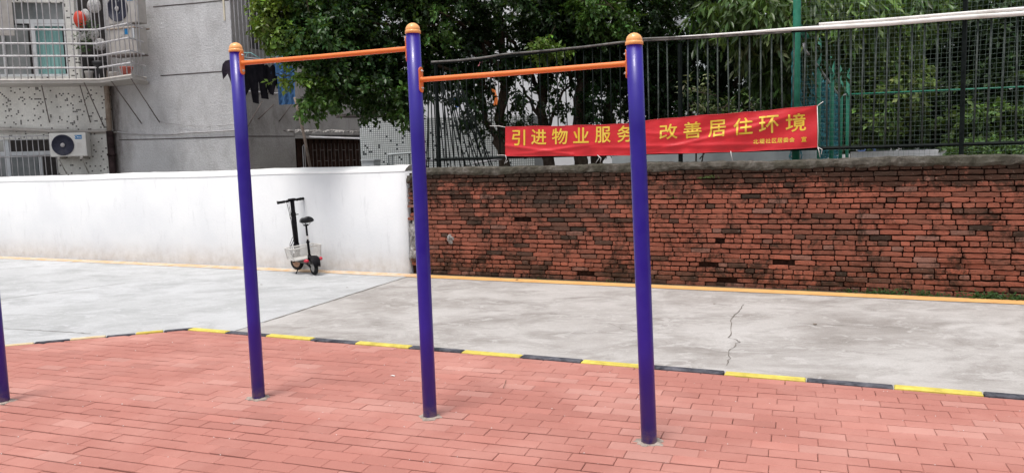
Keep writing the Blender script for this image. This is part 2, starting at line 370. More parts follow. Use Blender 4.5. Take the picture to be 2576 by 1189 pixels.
def text_mb(body, bold=.0, size=1.0):
    """glyph outlines as flat triangles in x,y, scaled to their own bounding box 0..1"""
    cu = bpy.data.curves.new('lettering', 'FONT'); cu.body = body; cu.size = 1; cu.offset = bold; cu.resolution_u = 3
    ob = bpy.data.objects.new('lettering', cu); COL.objects.link(ob)
    dg = bpy.context.evaluated_depsgraph_get(); me = bpy.data.meshes.new_from_object(ob.evaluated_get(dg))
    bm = bmesh.new(); bm.from_mesh(me); bpy.data.objects.remove(ob); bpy.data.curves.remove(cu); bpy.data.meshes.remove(me)
    bmesh.ops.triangulate(bm, faces=bm.faces[:])
    for _ in range(3):
        es = [e for e in bm.edges if e.calc_length() > .12]
        if es: bmesh.ops.subdivide_edges(bm, edges=es, cuts=1); bmesh.ops.triangulate(bm, faces=bm.faces[:])
    bm.verts.index_update()
    vs = [v.co.copy() for v in bm.verts]; fs = [tuple(v.index for v in f.verts) for f in bm.faces]; bm.free()
    if not vs: return [], []
    x0 = min(v.x for v in vs); x1 = max(v.x for v in vs); y0 = min(v.y for v in vs); y1 = max(v.y for v in vs)
    return [((v.x-x0)/(x1-x0), (v.y-y0)/(y1-y0)) for v in vs], fs

# ------------------------------------------------------------------ plan of the place
ROAD = -.06
A0 = math.radians(24.95)
WALL = Plane((-1.55, 11.745), (-1.55+math.cos(A0), 11.745-math.sin(A0)))      # face of both street walls
kn = lambda x, y: ground(x, y, .012)[:2]

# ------------------------------------------------------------------ ground, road, lines
gm = MB(); gm.add([(-90, -60, ROAD-.03), (90, -60, ROAD-.03), (90, 120, ROAD-.03), (-90, 120, ROAD-.03)], [(0, 1, 2, 3)])
tag(gm.build('ground', 'soil'), kind='structure')
# joint between the pale and the beige slabs, as it runs on the ground
ja, jb = ground(665, 808, ROAD)[:2], ground(1010, 700, ROAD)[:2]
jd = (jb-ja)/np.linalg.norm(jb-ja); j0, j1 = ja-jd*7, jb+jd*1.25
wf = lambda u, v: np.array(WALL.P(u, v, 0)[:2])
rg = MB(); rg.prism([j0, j1, wf(-16, -.05), (-30, 18), (-30, -6)][::-1] if False else [j1, wf(-20, -.05), (-30, 10), (-30, -14), j0], ROAD-.1, ROAD)
tag(rg.build('concrete_yard', 'road_grey'), kind='structure')
rb = MB(); rb.prism([j0+np.array([.012, 0]), (14, -14), wf(16, -.05), j1+np.array([.012, 0])], ROAD-.1, ROAD-.002)
tag(rb.build('concrete_road', 'road_beige'), kind='structure')
def strip(name, u0, u1, v0, v1, z, mat, n=60, jit=.006):
    b = MB(); r = random.Random(3)
    e0 = [v0+r.uniform(-jit, jit) for _ in range(n+1)]; e1 = [v1+r.uniform(-jit, jit) for _ in range(n+1)]
    vs = []
    for i in range(n+1):
        u = u0+(u1-u0)*i/n; vs += [WALL.P(u, e0[i], z), WALL.P(u, e1[i], z)]
    b.add(vs, [(2*i, 2*i+1, 2*i+3, 2*i+2) for i in range(n)])
    return tag(b.build(name, mat), kind='structure')
strip('road_line', .25, 12, .075, .32, ROAD+.004, 'yellow_line')
strip('road_line', -16, .24, .04, .31, ROAD+.0045, 'yellow_line_faded', 160, .015)
strip('road_edge_strip', .0, 12, -.02, .08, ROAD+.003, 'soil', 60, .02)  # dark strip along the foot of the brick wall

def crack(pts, wd, z=ROAD+.003, jit=.02, seed=1, sub=6):
    r = random.Random(seed); P = [ground(*p, z)[:2] for p in pts]; Q = []
    for i in range(len(P)-1):
        for k in range(sub):
            q = P[i]+(P[i+1]-P[i])*k/sub; Q.append(q+np.array([r.gauss(0, jit), r.gauss(0, jit)]))
    Q.append(P[-1]); b = MB(); vs = []
    for i, q in enumerate(Q):
        d = Q[min(i+1, len(Q)-1)]-Q[max(i-1, 0)]; d = d/np.linalg.norm(d); nn = np.array([-d[1], d[0]])*wd*r.uniform(.3, 1.2)/2
        vs += [(*(q-nn), z), (*(q+nn), z)]
    b.add(vs, [(2*i, 2*i+1, 2*i+3, 2*i+2) for i in range(len(Q)-1)])
    return tag(b.build('road_crack', 'crack'), kind='structure')
crack([(1867, 765), (1860, 782), (1838, 800), (1842, 825), (1838, 848), (1861, 858), (1838, 878), (1836, 900), (1828, 918)], .009, seed=2, jit=.007, sub=4)
crack([(664, 809), (1012, 699)], .02, seed=3, jit=.004, sub=30)
crack([(-30, 756), (315, 711)], .02, seed=4, jit=.006, sub=20)
crack([(0, 824), (228, 838)], .014, seed=5, jit=.004, sub=20)
crack([(2000, 812), (2300, 824)], .006, seed=6, jit=.02, sub=18)
crack([(1530, 1020-205), (1600, 835), (1700, 838)], .006, seed=8, jit=.02, sub=8)

# ------------------------------------------------------------------ kerb: one low painted kerb with a bend
K0 = kn(487, 823)
kL = [kn(x, y) for x, y in ((413, 828), (344, 832.5), (272, 837.5), (180, 848), (89, 857.5), (0, 867))]
kR = [kn(x, y) for x, y in ((588, 828.5), (691, 836), (805, 844), (918, 852), (1052, 862), (1185, 871), (1330, 882), (1480, 893), (1640, 906), (1830, 922), (2030, 943), (2247, 963), (2472, 984))]
dl = (kL[-1]-K0)/np.linalg.norm(kL[-1]-K0); dr = (kR[-1]-K0)/np.linalg.norm(kR[-1]-K0)
kerb = empty('kerb', (*K0, ROAD), 'low concrete kerb painted in black and yellow blocks with a bend, edging the red paving', 'kerb')
KW = .08
def offs(p, d, side): nn = np.array([-d[1], d[0]]); return p+nn*side*(KW if side < 0 else .042)
kin = []
def kerb_run(pts, d, side, first):
    # inner edge (towards the camera side) lies KW nearer than the far edge
    pr = [K0]+pts; far = []
    for p in pr: far.append(K0+d*float((p-K0)@d))
    for _ in range(6): far.append(far[-1]+d*.5)
    for i in range(len(far)-1):
        a, b = far[i]+d*.004, far[i+1]-d*.004
        ai, bi = offs(a, d, side), offs(b, d, side)
        poly = [a, b, bi, ai]
        area = sum(poly[k][0]*poly[(k+1) % 4][1]-poly[(k+1) % 4][0]*poly[k][1] for k in range(4))
        if area < 0: poly = poly[::-1]
        cxy = sum(poly)/4; mb = MB(); jz = random.uniform(-.003, .004)
        ring = lambda s_, z: [(*(cxy+(p-cxy)*np.array([s_, s_])), z) for p in poly]
        inner = []
        for p in poly:
            dd = float((p-cxy)@d); q = p-cxy-d*dd; inner.append(cxy+d*(dd-math.copysign(.008, dd))+q*(1-.008/(KW/2)) if side < 0 else cxy+d*(dd-math.copysign(.008, dd))+q*.7)
        vs = [(*p, ROAD-.05) for p in poly]+[(*p, .006+jz) for p in poly]+[(*p, .014+jz) for p in inner]
        fs = [(3, 2, 1, 0), (8, 9, 10, 11)]
        for r0 in (0, 4):
            for k in range(4): fs.append((r0+k, r0+(k+1) % 4, r0+4+(k+1) % 4, r0+4+k))
        mb.add(vs, fs)
        yellow = (i % 2 == 0) if first == 'y' else (i % 2 == 1)
        mt = ('kerb_yellow_pale' if (side > 0 and i > 2) else 'kerb_yellow') if yellow else 'kerb_black'
        wbuild(mb, 'kerb_block', mt, kerb)
kerb_run(kR, dr, -1, 'y')
kerb_run(kL, dl, 1, 'b')

# ------------------------------------------------------------------ red paving
A1 = math.radians(-20.2); pu = np.array([math.cos(A1), math.sin(A1)]); pv = np.array([-math.sin(A1), math.cos(A1)])
nr = np.array([-dr[1], dr[0]]); nr = nr if nr[1] < 0 else -nr           # towards the camera
nl = np.array([-dl[1], dl[0]]); nl = nl if nl[1] < 0 else -nl
hp = [(K0+nr*(KW+.004), nr), (K0+nl*(.042+.004), nl)]
def clip(poly, o, n):
    out = []
    for i in range(len(poly)):
        a, b = poly[i], poly[(i+1) % len(poly)]; da, db = (a-o)@n, (b-o)@n
        if da >= 0: out.append(a)
        if (da >= 0) != (db >= 0): out.append(a+(b-a)*(da/(da-db)))
    return out
pb = MB(); PL, PW, JT = .2515, .1165, .0042
r = random.Random(11); posts_xy = [(-1.833, 5.428), (-.562, 4.913), (.753, 4.348), (-3.74, 5.50)]
for j in range(-75, 75):
    off = (j % 2)*.5+r.uniform(-.09, .09)+(.25 if (j//7) % 3 == 1 else 0); dv = r.uniform(-.002, .002); rowk = r.random()
    for i in range(-45, 45):
        c0 = pu*((i+off)*PL)+pv*(j*PW+dv); cen = c0+pu*PL/2+pv*PW/2
        if not (-9.5 < cen[0] < 6.5 and .6 < cen[1] < 8.3): continue
        jj = JT*r.choice((.1, .45, .8))*r.uniform(.7, 1.2); js = JT*(r.choice((.4, 1.1, 1.7))*r.uniform(.7, 1.2)+1.6*(rowk > .55)+.5)
        poly = [c0+pu*jj/2+pv*js/2, c0+pu*(PL-jj/2)+pv*js/2, c0+pu*(PL-jj/2)+pv*(PW-js/2), c0+pu*jj/2+pv*(PW-js/2)]
        for o, n in hp:
            poly = clip(poly, o, n)
            if len(poly) < 3: break
        if len(poly) < 3: continue
        ar = abs(sum(poly[k][0]*poly[(k+1) % len(poly)][1]-poly[(k+1) % len(poly)][0]*poly[k][1] for k in range(len(poly))))/2
        if ar < .0012: continue
        cc = sum(poly)/len(poly); ins = []
        for p in poly:
            e = p-cc; du, dv_ = e@pu, e@pv
            ins.append(cc+pu*(du-math.copysign(min(.0035, abs(du)*.5), du))+pv*(dv_-math.copysign(min(.0035, abs(dv_)*.5), dv_)))
        z = r.uniform(-.0015, .0015); tx, ty = r.uniform(-.008, .008), r.uniform(-.012, .012)
        zz = lambda p: z+(p-cc)[0]*tx+(p-cc)[1]*ty
        near = min(math.hypot(cc[0]-a_, cc[1]-b_) for a_, b_ in posts_xy)
        k_ = r.gauss(0, 1); pale = 1.0 if r.random() < (.05+.07*(cc[0] > .3)) else 0
        if near < .22: pale = r.uniform(.6, 1.1)
        base = np.array([.455, .182, .145])*(1+.045*k_)
        pale *= .55; colr = tuple(base*(1-pale*.6)+np.array([.60, .34, .29])*pale*.6)
        n = len(poly)
        vs = [(*p, -.05) for p in poly]+[(*p, zz(p)-.003) for p in poly]+[(*p, zz(p)) for p in ins]
        fs = [tuple(range(2*n, 3*n))]+[(r0+k, r0+(k+1) % n, r0+n+(k+1) % n, r0+n+k) for r0 in (0, n) for k in range(n)]
        pb.add(vs, fs, False, colr)
tag(pb.build('brick_paving', 'paver', colors=True), kind='structure')
sb = MB(); far = [K0+nl*.05+dl*12, K0+nl*.05, K0+nr*.05+dr*14]
sb.prism([(-14, -12), (12, -12), (14, 0), far[2], far[1], far[0], (-14, 0)], ROAD-.05, -.022)
tag(sb.build('paving_bed', 'sand'), kind='structure')
gb = MB(); q = random.Random(77)          # pale grains of sand left on the paving
for _ in range(1500):
    j = q.randint(-10, 75); s_ = q.uniform(-6, 6); pt = pu*s_+pv*(j*PW+q.gauss(0, .006)); 
    if not (-5 < pt[0] < 4.5 and 2.2 < pt[1] < 7.5) or any((pt-o)@n < .02 for o, n in hp): continue
    e = q.uniform(.0015, .0042)
    gb.add([(pt[0]-e, pt[1]-e, .0005), (pt[0]+e, pt[1]-e*.6, .0005), (pt[0]+e*.3, pt[1]+e, .0005), (pt[0], pt[1], e*1.1)], [(0, 1, 3), (1, 2, 3), (2, 0, 3)])
tag(gb.build('sand_grains', 'litter_white'), kind='stuff')

# ------------------------------------------------------------------ white wall
ww = empty('white_wall', WALL.P(-4, 0, ROAD), 'long white painted wall with a sloped coping, left of the brick wall', 'wall')
wm = WALL.mat()
b = MB(); U0, U1 = -22, -.02; n = 110
def wtop(u): return 1.45+.0045*(u+9.6)+.006*math.sin(u*1.9)
vs = []; fs = []
for i in range(n+1):
    u = U0+(U1-U0)*i/n; z1 = wtop(u)
    vs += [(u, 0, ROAD-.05), (u, 0, z1-.012), (u, .30, z1-.012), (u, .30, ROAD-.05)]
for i in range(n): fs += [(4*i+k, 4*i+4+k, 4*i+5+k, 4*i+1+k) for k in range(3)]
fs += [(0, 1, 2, 3), (4*n+3, 4*n+2, 4*n+1, 4*n)]
b.add(vs, fs, True); b.build('wall_face', 'white_wall', ww, wm)
b = MB(); vs = []; fs = []; rr = random.Random(5)
for i in range(n+1):
    u = U0+(U1-U0)*i/n; z1 = wtop(u); q = rr.uniform(-.006, .006)
    vs += [(u, -.003, z1-.014), (u, -.004+q*.3, z1+.004+q*.6), (u, .02, z1+.028), (u, .12, z1+.085+q), (u, .19, z1+.085), (u, .31, z1+.02), (u, .32, z1-.012)]
for i in range(n): fs += [(7*i+k, 7*i+7+k, 7*i+8+k, 7*i+1+k) for k in range(6)]
fs += [tuple(range(6, -1, -1)), tuple(7*n+k for k in range(7))]
b.add(vs, fs, True); b.build('coping', 'white_coping', ww, wm)

# ------------------------------------------------------------------ brick wall: every brick modelled in one face mesh
bw = empty('brick_wall', WALL.P(4, 0, ROAD), 'old red brick wall with black moss, broken plaster end and rough cement coping', 'wall')
core = MB(); core.box((.03, .030, ROAD-.05), (13, .235, 1.452)); core.build('mortar', 'mortar', bw, wm)
bb = MB(); r = random.Random(21); rows = 24; H0, H1 = ROAD+.0, 1.425; ch = (H1-H0)/rows
def darkness(u, z):
    s_ = math.sin(u*1.7+1)*math.sin(z*3.1+u*.6)+.6*math.sin(u*4.1+z*5)+.35*math.sin(u*9.7-z*7)
    d = .30+.2*s_
    if z > 1.2: d += (z-1.2)*2.2
    if z < .30: d += (.30-z)*1.3
    d += .20*max(0, 1-abs(u-2.1)/1.6)
    if u > 4.6: d -= .14
    return d
def brick(u0, u1, z0, z1, v, col, rough=.0024):
    P = []
    nu = 5 if u1-u0 > .15 else 3
    for k in range(nu): P.append((u0+(u1-u0)*k/(nu-1), z0))
    P.append((u1, (z0+z1)/2))
    for k in range(nu): P.append((u1-(u1-u0)*k/(nu-1), z1))
    P.append((u0, (z0+z1)/2))
    cu, cz = (u0+u1)/2, (z0+z1)/2; Q = []
    for (a_, c_) in P:
        x = a_+r.gauss(0, rough*.8); z = c_+r.gauss(0, rough*.75)
        if (abs(a_-u0) < 1e-6 or abs(a_-u1) < 1e-6) and abs(c_-cz) > .01:
            x += math.copysign(r.uniform(0, .006), cu-a_); z += math.copysign(r.uniform(0, .0035), cz-c_)
        Q.append((x, z))
    n_ = len(Q); ty, tz = r.gauss(0, .012), r.gauss(0, .03)
    vs = [(x, .05, z) for x, z in Q]
    vs += [(x, v+.0045+r.gauss(0, .0008), z) for x, z in Q]
    vs += [(x+math.copysign(min(.004, abs(cu-x)), cu-x), v+(x-cu)*ty+(z-cz)*tz+r.gauss(0, .0012), z+math.copysign(min(.0035, abs(cz-z)), cz-z)) for x, z in Q]
    vs.append((cu, v-.001, cz)); c_i = 3*n_
    fs = [(q*n_+k, q*n_+(k+1) % n_, (q+1)*n_+(k+1) % n_, (q+1)*n_+k) for q in (0, 1) for k in range(n_)]
    fs += [(2*n_+k, 2*n_+(k+1) % n_, c_i) for k in range(n_)]
    bb.add(vs, fs, False, col)
def brick_col(u, z):
    d = .16+.55*(darkness(u, z)-.3)+.55*math.exp(-((u-2.25+.25*(z-.7))/.42)**2)*(z > .45)*r.random()+max(0, r.gauss(.02, .30)); d = min(1, max(0, d))
    red = np.array([.40, .125, .078])*(1+r.gauss(0, .09)); br = np.array([.17, .075, .05])
    dk = np.array([.055, .036, .026]); gr = np.array([.24, .19, .16])
    if r.random() < .05: red = red*.5+gr*.5
    c_ = red*(1-d*1.25)+br*d*1.25 if d < .6 else br*(1-(d-.6)/.4)+dk*(d-.6)/.4
    return tuple(np.clip(c_, .02, 1))
for j in range(rows):
    z0 = H0+j*ch; hdr = j in (3, 9, 16, 23) or False; u = .27 + (0 if j % 2 else -.0)
    first = True; sag = 0
    while u < 11.5:
        full = .237 if not hdr else .112
        if not hdr and r.random() < .20: full = .112
        L = full+r.uniform(-.012, .012)
        if first: L = L*(.55 if j % 2 else 1); first = False
        sg = .006*math.sin(u*.9+j*.1)+.004*math.sin(u*2.3+j)
        g = r.uniform(.007, .013)
        if r.random() > .006:
            v = r.gauss(0, .0045)+(.012 if r.random() < .06 else 0)
            a_, b_, c_, d_ = u+g/2, u+L, z0+.0065+sg+r.uniform(-.0015, .0015), z0+ch-.005+sg+r.uniform(-.002, .002)
            brick(a_, b_, c_, d_, v, brick_col(u, z0))
        u += L+g*.4
    # ragged pier at the left end, turned bricks
    if j > 1:
        w0 = .02+r.uniform(-.015, .03); plast = 4 <= j <= 15
        if not (plast and r.random() < .55):
            brick(w0, .10+r.uniform(0, .02), z0+.006, z0+ch-.006, -.02+r.gauss(0, .012), brick_col(.1, z0+.35), .007)
        brick(.135+r.uniform(0, .01), .235, z0+.006, z0+ch-.006, .0+r.gauss(0, .008), brick_col(.2, z0+.3), .006)
bb.build('bricks', 'brick', bw, wm, colors=True)
b = MB(); r = random.Random(4)
def lump(cu, cz, ru, rz, th, seed, v0=-.0, nn=26):
    q = random.Random(seed); ring = [1+q.uniform(-.28, .22) for _ in range(nn)]; vs = []; K = 4
    for k in range(K+1):
        for i in range(nn):
            a_ = 2*math.pi*i/nn; f_ = k/K; rad = ring[i]*(1-f_*.95)
            vs.append((cu+math.cos(a_)*ru*rad, v0-th*math.sin(min(1, f_*1.6)*math.pi/2)+q.gauss(0, .004), cz+math.sin(a_)*rz*rad))
    fs = [(k*nn+i, k*nn+(i+1) % nn, (k+1)*nn+(i+1) % nn, (k+1)*nn+i) for k in range(K) for i in range(nn)]
    fs.append(tuple(K*nn+i for i in range(nn)))
    b.add(vs, fs, False)
uz = lambda x, y: WALL.at(x, y)
lump(.10, .52, .10, .30, .035, 1); lump(.07, .25, .075, .14, .04, 2); lump(.17, .66, .06, .13, .03, 3)
u_, z_ = uz(1133, 600); lump(u_, z_, .055, .075, .02, 6)
b.build('plaster_patch', 'pier_plaster', bw, wm)
b = MB(); vs = []; fs = []; n = 260; r = random.Random(9)
for i in range(n+1):
    u = -.0+12.9*i/n; e = [r.gauss(0, .004) for _ in range(8)]
    zt = 1.518+.006*math.sin(u*2.1)+.004*math.sin(u*7)
    if u < .22: zt -= (.22-u)*.55
    zb = 1.425+.009*math.sin(u*3.3)+.006*math.sin(u*11)-(.012 if math.sin(u*5.1+1) > .5 else 0)-(max(0, .22-u)*.45)
    vs += [(u, .03, zb-.02), (u, -.012+e[0], zb+e[1]), (u, -.022+e[2], zb+.03+e[3]), (u, -.012+e[4], zt-.018+e[5]), (u, .03, zt+e[6]), (u, .12, zt+.006+e[7]), (u, .21, zt-.004), (u, .262, zt-.03), (u, .262, zb), (u, .22, zb-.02)]
for i in range(n): fs += [(10*i+k, 10*i+10+k, 10*i+11+k, 10*i+1+k) for k in range(9)]
fs += [tuple(range(9, -1, -1)), tuple(10*n+k for k in range(10))]
b.add(vs, fs, False); b.build('coping', 'coping', bw, wm)

# ------------------------------------------------------------------ high bars
hb = empty('high_bar_set', (-.562, 4.913, 0), 'three violet blue posts with orange domed caps joined by two orange pull-up bars', 'pull-up bars')
PP = [(-1.833, 5.428), (-.562, 4.913), (.753, 4.348)]
LN = [(-.0045, -.0061), (-.013, .0198), (-.0604, -.0104)]; PH = [2.469, 2.482, 2.295]; BH = [2.334, 2.139]; PR = .0445
def post_axis(i, z): k = z/PH[i]; return Vector((PP[i][0]+LN[i][0]*k, PP[i][1]+LN[i][1]*k, z))
def footing(x, y, rad, seed):
    q = random.Random(seed); b = MB(); nn = 22; vs = []
    prof = [(1.0, -.02), (1.0, .002), (.78, .006), (.5, .008)]
    rg_ = [rad*q.uniform(.72, 1.25) for _ in range(nn)]
    for f_, z in prof:
        for k in range(nn):
            a_ = 2*math.pi*k/nn; rr_ = rg_[k]*f_ if f_ > .6 else .04
            vs.append((x+math.cos(a_)*rr_*1.15, y+math.sin(a_)*rr_, z+q.gauss(0, .0012)))
    b.add(vs, [(p*nn+k, p*nn+(k+1) % nn, (p+1)*nn+(k+1) % nn, (p+1)*nn+k) for p in range(3) for k in range(nn)])
    return b
def make_post(i, root, px, py, topz, axis):
    b = MB(); hh = topz-.055
    b.tube([axis(-.05), axis(.6), axis(1.2), axis(1.8), axis(hh)], PR, 32)
    p = wbuild(b, 'post', 'post_blue', root)
    a = axis(hh); R_ = PR+.004
    prof = [(R_-.003, -.006), (R_+.0006, -.004), (R_+.0006, .010), (R_-.001, .0125), (R_-.0045, .014), (R_-.0035, .018)]
    prof += [(R_*.93*math.cos(t_), .018+.042*math.sin(t_)) for t_ in [k*math.pi/2/8 for k in range(1, 8)]]+[(.001, .0602)]
    c = MB(); c.lathe(prof, 32, Matrix.Translation(a)); subbuild(c, 'dome_cap', 'cap_orange', p, root)
    f_ = footing(px, py, .070, i+3); subbuild(f_, 'cement_footing', 'cement', p, root)
    return p
for i in range(3): make_post(i, hb, *PP[i], PH[i]+0.0, (lambda z, i=i: post_axis(i, z)))
for k, (i, j) in enumerate(((0, 1), (1, 2))):
    a, c = post_axis(i, BH[k]), post_axis(j, BH[k]); d = (c-a).normalized(); up = Vector((0, 0, 1)); sdv = d.cross(up).normalized()
    b = MB(); b.tube([a+d*(PR+.002), a+d*(PR+.01), a+(c-a)*.5-up*.002, c-d*(PR+.01), c-d*(PR+.002)], .0155, 20)
    bar = wbuild(b, 'bar', 'bar_orange', hb)
    for (o, dd) in ((a, d), (c, -d)):
        fl = MB(); hh, ww_ = .078, .022; pts = []
        for q in range(9): t_ = math.pi*q/8; pts.append((math.cos(t_)*ww_, hh-ww_+math.sin(t_)*ww_))
        for q in range(9): t_ = math.pi+math.pi*q/8; pts.append((math.cos(t_)*ww_, -(hh-ww_)+math.sin(t_)*ww_))
        def on(s_, z_, off):
            rr_ = PR+off; an = s_/PR; return o+up*z_+dd*(rr_*math.cos(an))+sdv*(rr_*math.sin(an))
        n_ = len(pts); vs = [on(s_, z_, -.002) for s_, z_ in pts]+[on(s_, z_, .0055) for s_, z_ in pts]+[on(s_*.88, z_*.975, .007) for s_, z_ in pts]
        # rows across so the plate follows the post's curve
        fs = [(r0+q, r0+(q+1) % n_, r0+n_+(q+1) % n_, r0+n_+q) for r0 in (0, n_) for q in range(n_)]
        m_ = 2*n_
        fs += [(m_+q, m_+q+1, m_+16-q+0, m_+17-q) for q in range(0, 8)]+[(m_+8, m_+9, m_+17, m_+0)][:0]
        fl.add([tuple(v) for v in vs], fs, False)
        # solid faceted face: strips between left and right outline points
        face = MB(); K = 16; vv = []
        for q in range(K+1):
            z_ = -hh+.0005+(2*hh-.001)*q/K; zz_ = max(0, abs(z_)-(hh-ww_)); hw = math.sqrt(max(0, ww_**2-zz_**2))*.9
            for s_ in (-1, -.5, 0, .5, 1): vv.append(tuple(on(hw*s_, z_, .0068)))
        face.add(vv, [(q*5+e, q*5+e+1, (q+1)*5+e+1, (q+1)*5+e) for q in range(K) for e in range(4)], True)
        ni = n_; fl.f = fl.f[:2*n_]; fl.smooth = fl.smooth[:2*n_]
        fl.add(face.v, face.f, True)
        # collar weld
        fl.tube([o+dd*(PR+.004), o+dd*(PR+.012)], [.021, .016], 16)
        pl_ = subbuild(fl, 'flange_plate', 'bar_orange', bar, hb)
        for zz_ in (.052, -.052):
            bo = MB(); q0 = o+up*zz_
            bo.tube([q0+dd*(PR+.004), q0+dd*(PR+.009), q0+dd*(PR+.0115)], [.0095, .0095, .006], 12)
            bo.tube([q0+dd*(PR+.0115), q0+dd*(PR+.018)], [.0045, .0035], 8)
            subbuild(bo, 'bolt', 'steel', bar, hb)
ax4 = lambda z: Vector((-3.706, 5.512, z))
p4 = empty('exercise_post', (-3.706, 5.512, 0), 'violet blue post cut off by the left edge, set in the red paving', 'exercise post')
make_post(8, p4, -3.706, 5.512, 2.3, ax4)

# ------------------------------------------------------------------ litter and weeds
def scrap(x, y, s, mat, name, label, cat, grp=None, seed=1, z=ROAD+.004, pale=False):
    q = random.Random(seed); g = ground(x, y, z); o = empty(name, g, label, cat, grp) if False else None
    b = MB(); nn = 7; vs = [(0, 0, s*.25)]
    for k in range(nn): a_ = 2*math.pi*k/nn; rr_ = s*q.uniform(.5, 1); vs.append((math.cos(a_)*rr_, math.sin(a_)*rr_*.7, q.uniform(0.002, s*.28)))
    b.add(vs, [(0, 1+k, 1+(k+1) % nn) for k in range(nn)])
    o = b.build(name, mat, None, Matrix.Translation(Vector(g)))
    return tag(o, label, cat, grp)
scrap(2050, 815, .028, 'dry_leaf', 'dry_leaf', 'curled dry leaf lying right of the long crack on the concrete', 'leaf', 'dry leaves on the ground', 1)
scrap(1797, 764, .02, 'dry_leaf', 'dry_leaf', 'small dark leaf between the right post and the crack', 'leaf', 'dry leaves on the ground', 2)
scrap(658, 716, .03, 'dry_leaf', 'dry_leaf', 'dark leaf on pale concrete just right of the left post', 'leaf', 'dry leaves on the ground', 3)
scrap(874, 723, .022, 'dry_leaf', 'dry_leaf', 'small dark leaf on pale concrete right of the scooter', 'leaf', 'dry leaves on the ground', 4)
scrap(1300, 704, .03, 'dry_leaf', 'dry_leaf', 'brown leaf by the yellow line under the brick wall', 'leaf', 'dry leaves on the ground', 5)
scrap(822, 683, .04, 'litter_white', 'paper_scrap', 'white paper scrap on the worn line right of the scooter', 'litter', 'paper scraps along the white wall', 6)
scrap(365, 651, .045, 'litter_white', 'paper_scrap', 'white paper scrap at the foot of the white wall, leftmost', 'litter', 'paper scraps along the white wall', 7)
scrap(560, 662, .045, 'litter_white', 'paper_scrap', 'white paper scrap at the wall foot left of the left post', 'litter', 'paper scraps along the white wall', 8)
scrap(700, 691, .03, 'litter_white', 'paper_scrap', 'tiny white scrap on pale concrete left of the scooter wheels', 'litter', 'paper scraps along the white wall', 9)
scrap(988, 945, .025, 'litter_white', 'paper_scrap', 'tiny pale chip on the red paving left of the middle post', 'litter', None, 10, .002)
# twig on paving
b = MB(); g0 = Vector(ground(1267, 1088*.9+0, .004)); tw = [Vector(ground(1273, 955, .006)), Vector(ground(1270, 965, .02)), Vector(ground(1266, 975, .006))]
b.tube(tw, .002, 5); tag(b.build('twig', 'dry_leaf'), 'thin dark twig lying on the red paving near the middle post', 'twig')

def weed(name, x, y, sz, n, label, wallv=None, flat=1.0, seed=1, yellow=0.0):
    q = random.Random(seed)
    if wallv is None: base = Vector(WALL.P(WALL.at(x, y, .04)[0], .03, ROAD))
    else: base = Vector(WALL.hit(x, y, .012))
    b = MB(); un = Vector((WALL.u[0], WALL.u[1], 0)); nn_ = Vector((WALL.n[0], WALL.n[1], 0))
    n = max(5, int(n*.5))
    for k in range(n):
        s_ = q.gauss(0, sz*.75); st = base+un*s_+nn_*q.uniform(0, .02)
        hgt = sz*q.uniform(.15, .85)*flat; lean = un*q.gauss(0, .5)+nn_*q.uniform(.1, .8)
        tip = st+Vector((0, 0, 1))*hgt+lean*sz*.5
        for m_ in range(5):
            f_ = (m_+1)/5; c_ = st+(tip-st)*f_; d_ = (lean+un*q.gauss(0, 1)+Vector((0, 0, q.uniform(-.3, .8)))).normalized()
            L = sz*q.uniform(.14, .26); wv = d_.cross(nn_+Vector((0, 0, .6))).normalized()*L*.28
            g_ = q.uniform(.7, 1.3); col = (.030*g_+yellow*.1, .075*g_+yellow*.08, .018*g_)
            b.add([tuple(c_), tuple(c_+d_*L*.5+wv), tuple(c_+d_*L), tuple(c_+d_*L*.5-wv)], [(0, 1, 2), (0, 2, 3)], False, col)
    o = b.build(name, 'leaf_matt', None, None, True)
    return tag(o, label, 'weed', 'weeds on and under the brick wall')
W_ = [(1358, 694, .06, 14, 'small grassy weed at the wall foot between middle and right post', None),
      (1535, 684, .07, 22, 'low weed at the brick wall foot just left of the right post', None),
      (1780, 448, .09, 34, 'leafy weed sprouting high on the brick wall under the coping', 1),
      (1690, 498, .05, 14, 'small weed in a joint just right of the right post, upper wall', 1),
      (2155, 722, .10, 40, 'leafy weed clump at wall foot, leftmost of the three big ones', None),
      (2225, 727, .13, 90, 'long low green weed clump at wall foot, middle of the right half', None),
      (2330, 731, .12, 60, 'bushy weed at wall foot left of the pale blade weed', None),
      (2390, 736, .07, 10, 'pale single-stem weed at the brick wall foot', None),
      (2480, 738, .15, 110, 'dense weed clump at wall foot near the right edge of the view', None),
      (2562, 744, .13, 70, 'weed clump at the wall foot cut by the right edge', None),
      (2035, 722, .06, 18, 'small dark weed at wall foot under the banner end', None)]
for k, (x, y, sz, n_, lb, wv) in enumerate(W_): weed('weed', x, y, sz, n_, lb, wv, .7 if wv is None else .5, k+30, .25 if wv else 0)

# ------------------------------------------------------------------ iron fence on the brick wall
FV = -.125
fence = empty('iron_fence', WALL.P(4, FV, 1.52), 'black iron bar fence standing on top of the brick wall', 'fence')
def fr(u, z, v=FV): return Vector(WALL.P(u, v, z))
def top_z(u): return 3.04+.05*math.exp(-((u-3.6)/1.6)**2)-.008*(u-5)*(u > 5)
b = MB(); b.tube([fr(u, top_z(u)) for u in np.linspace(.42, 11.5, 40)], .021, 6, smooth=False); wbuild(b, 'top_rail', 'black_iron', fence)
b = MB(); b.tube([fr(u, 1.645) for u in np.linspace(.42, 11.5, 20)], .020, 4, smooth=False); wbuild(b, 'bottom_rail', 'black_iron', fence)
for u in (.50, 4.08, 7.23, 10.4):
    b = MB(); b.tube([fr(u, 1.50, FV), fr(u, 3.02 if u < 7 else 4.6, FV)], .029, 4, smooth=False); wbuild(b, 'fence_post', 'black_iron', fence)
u = .62; r = random.Random(5); cnt = 0
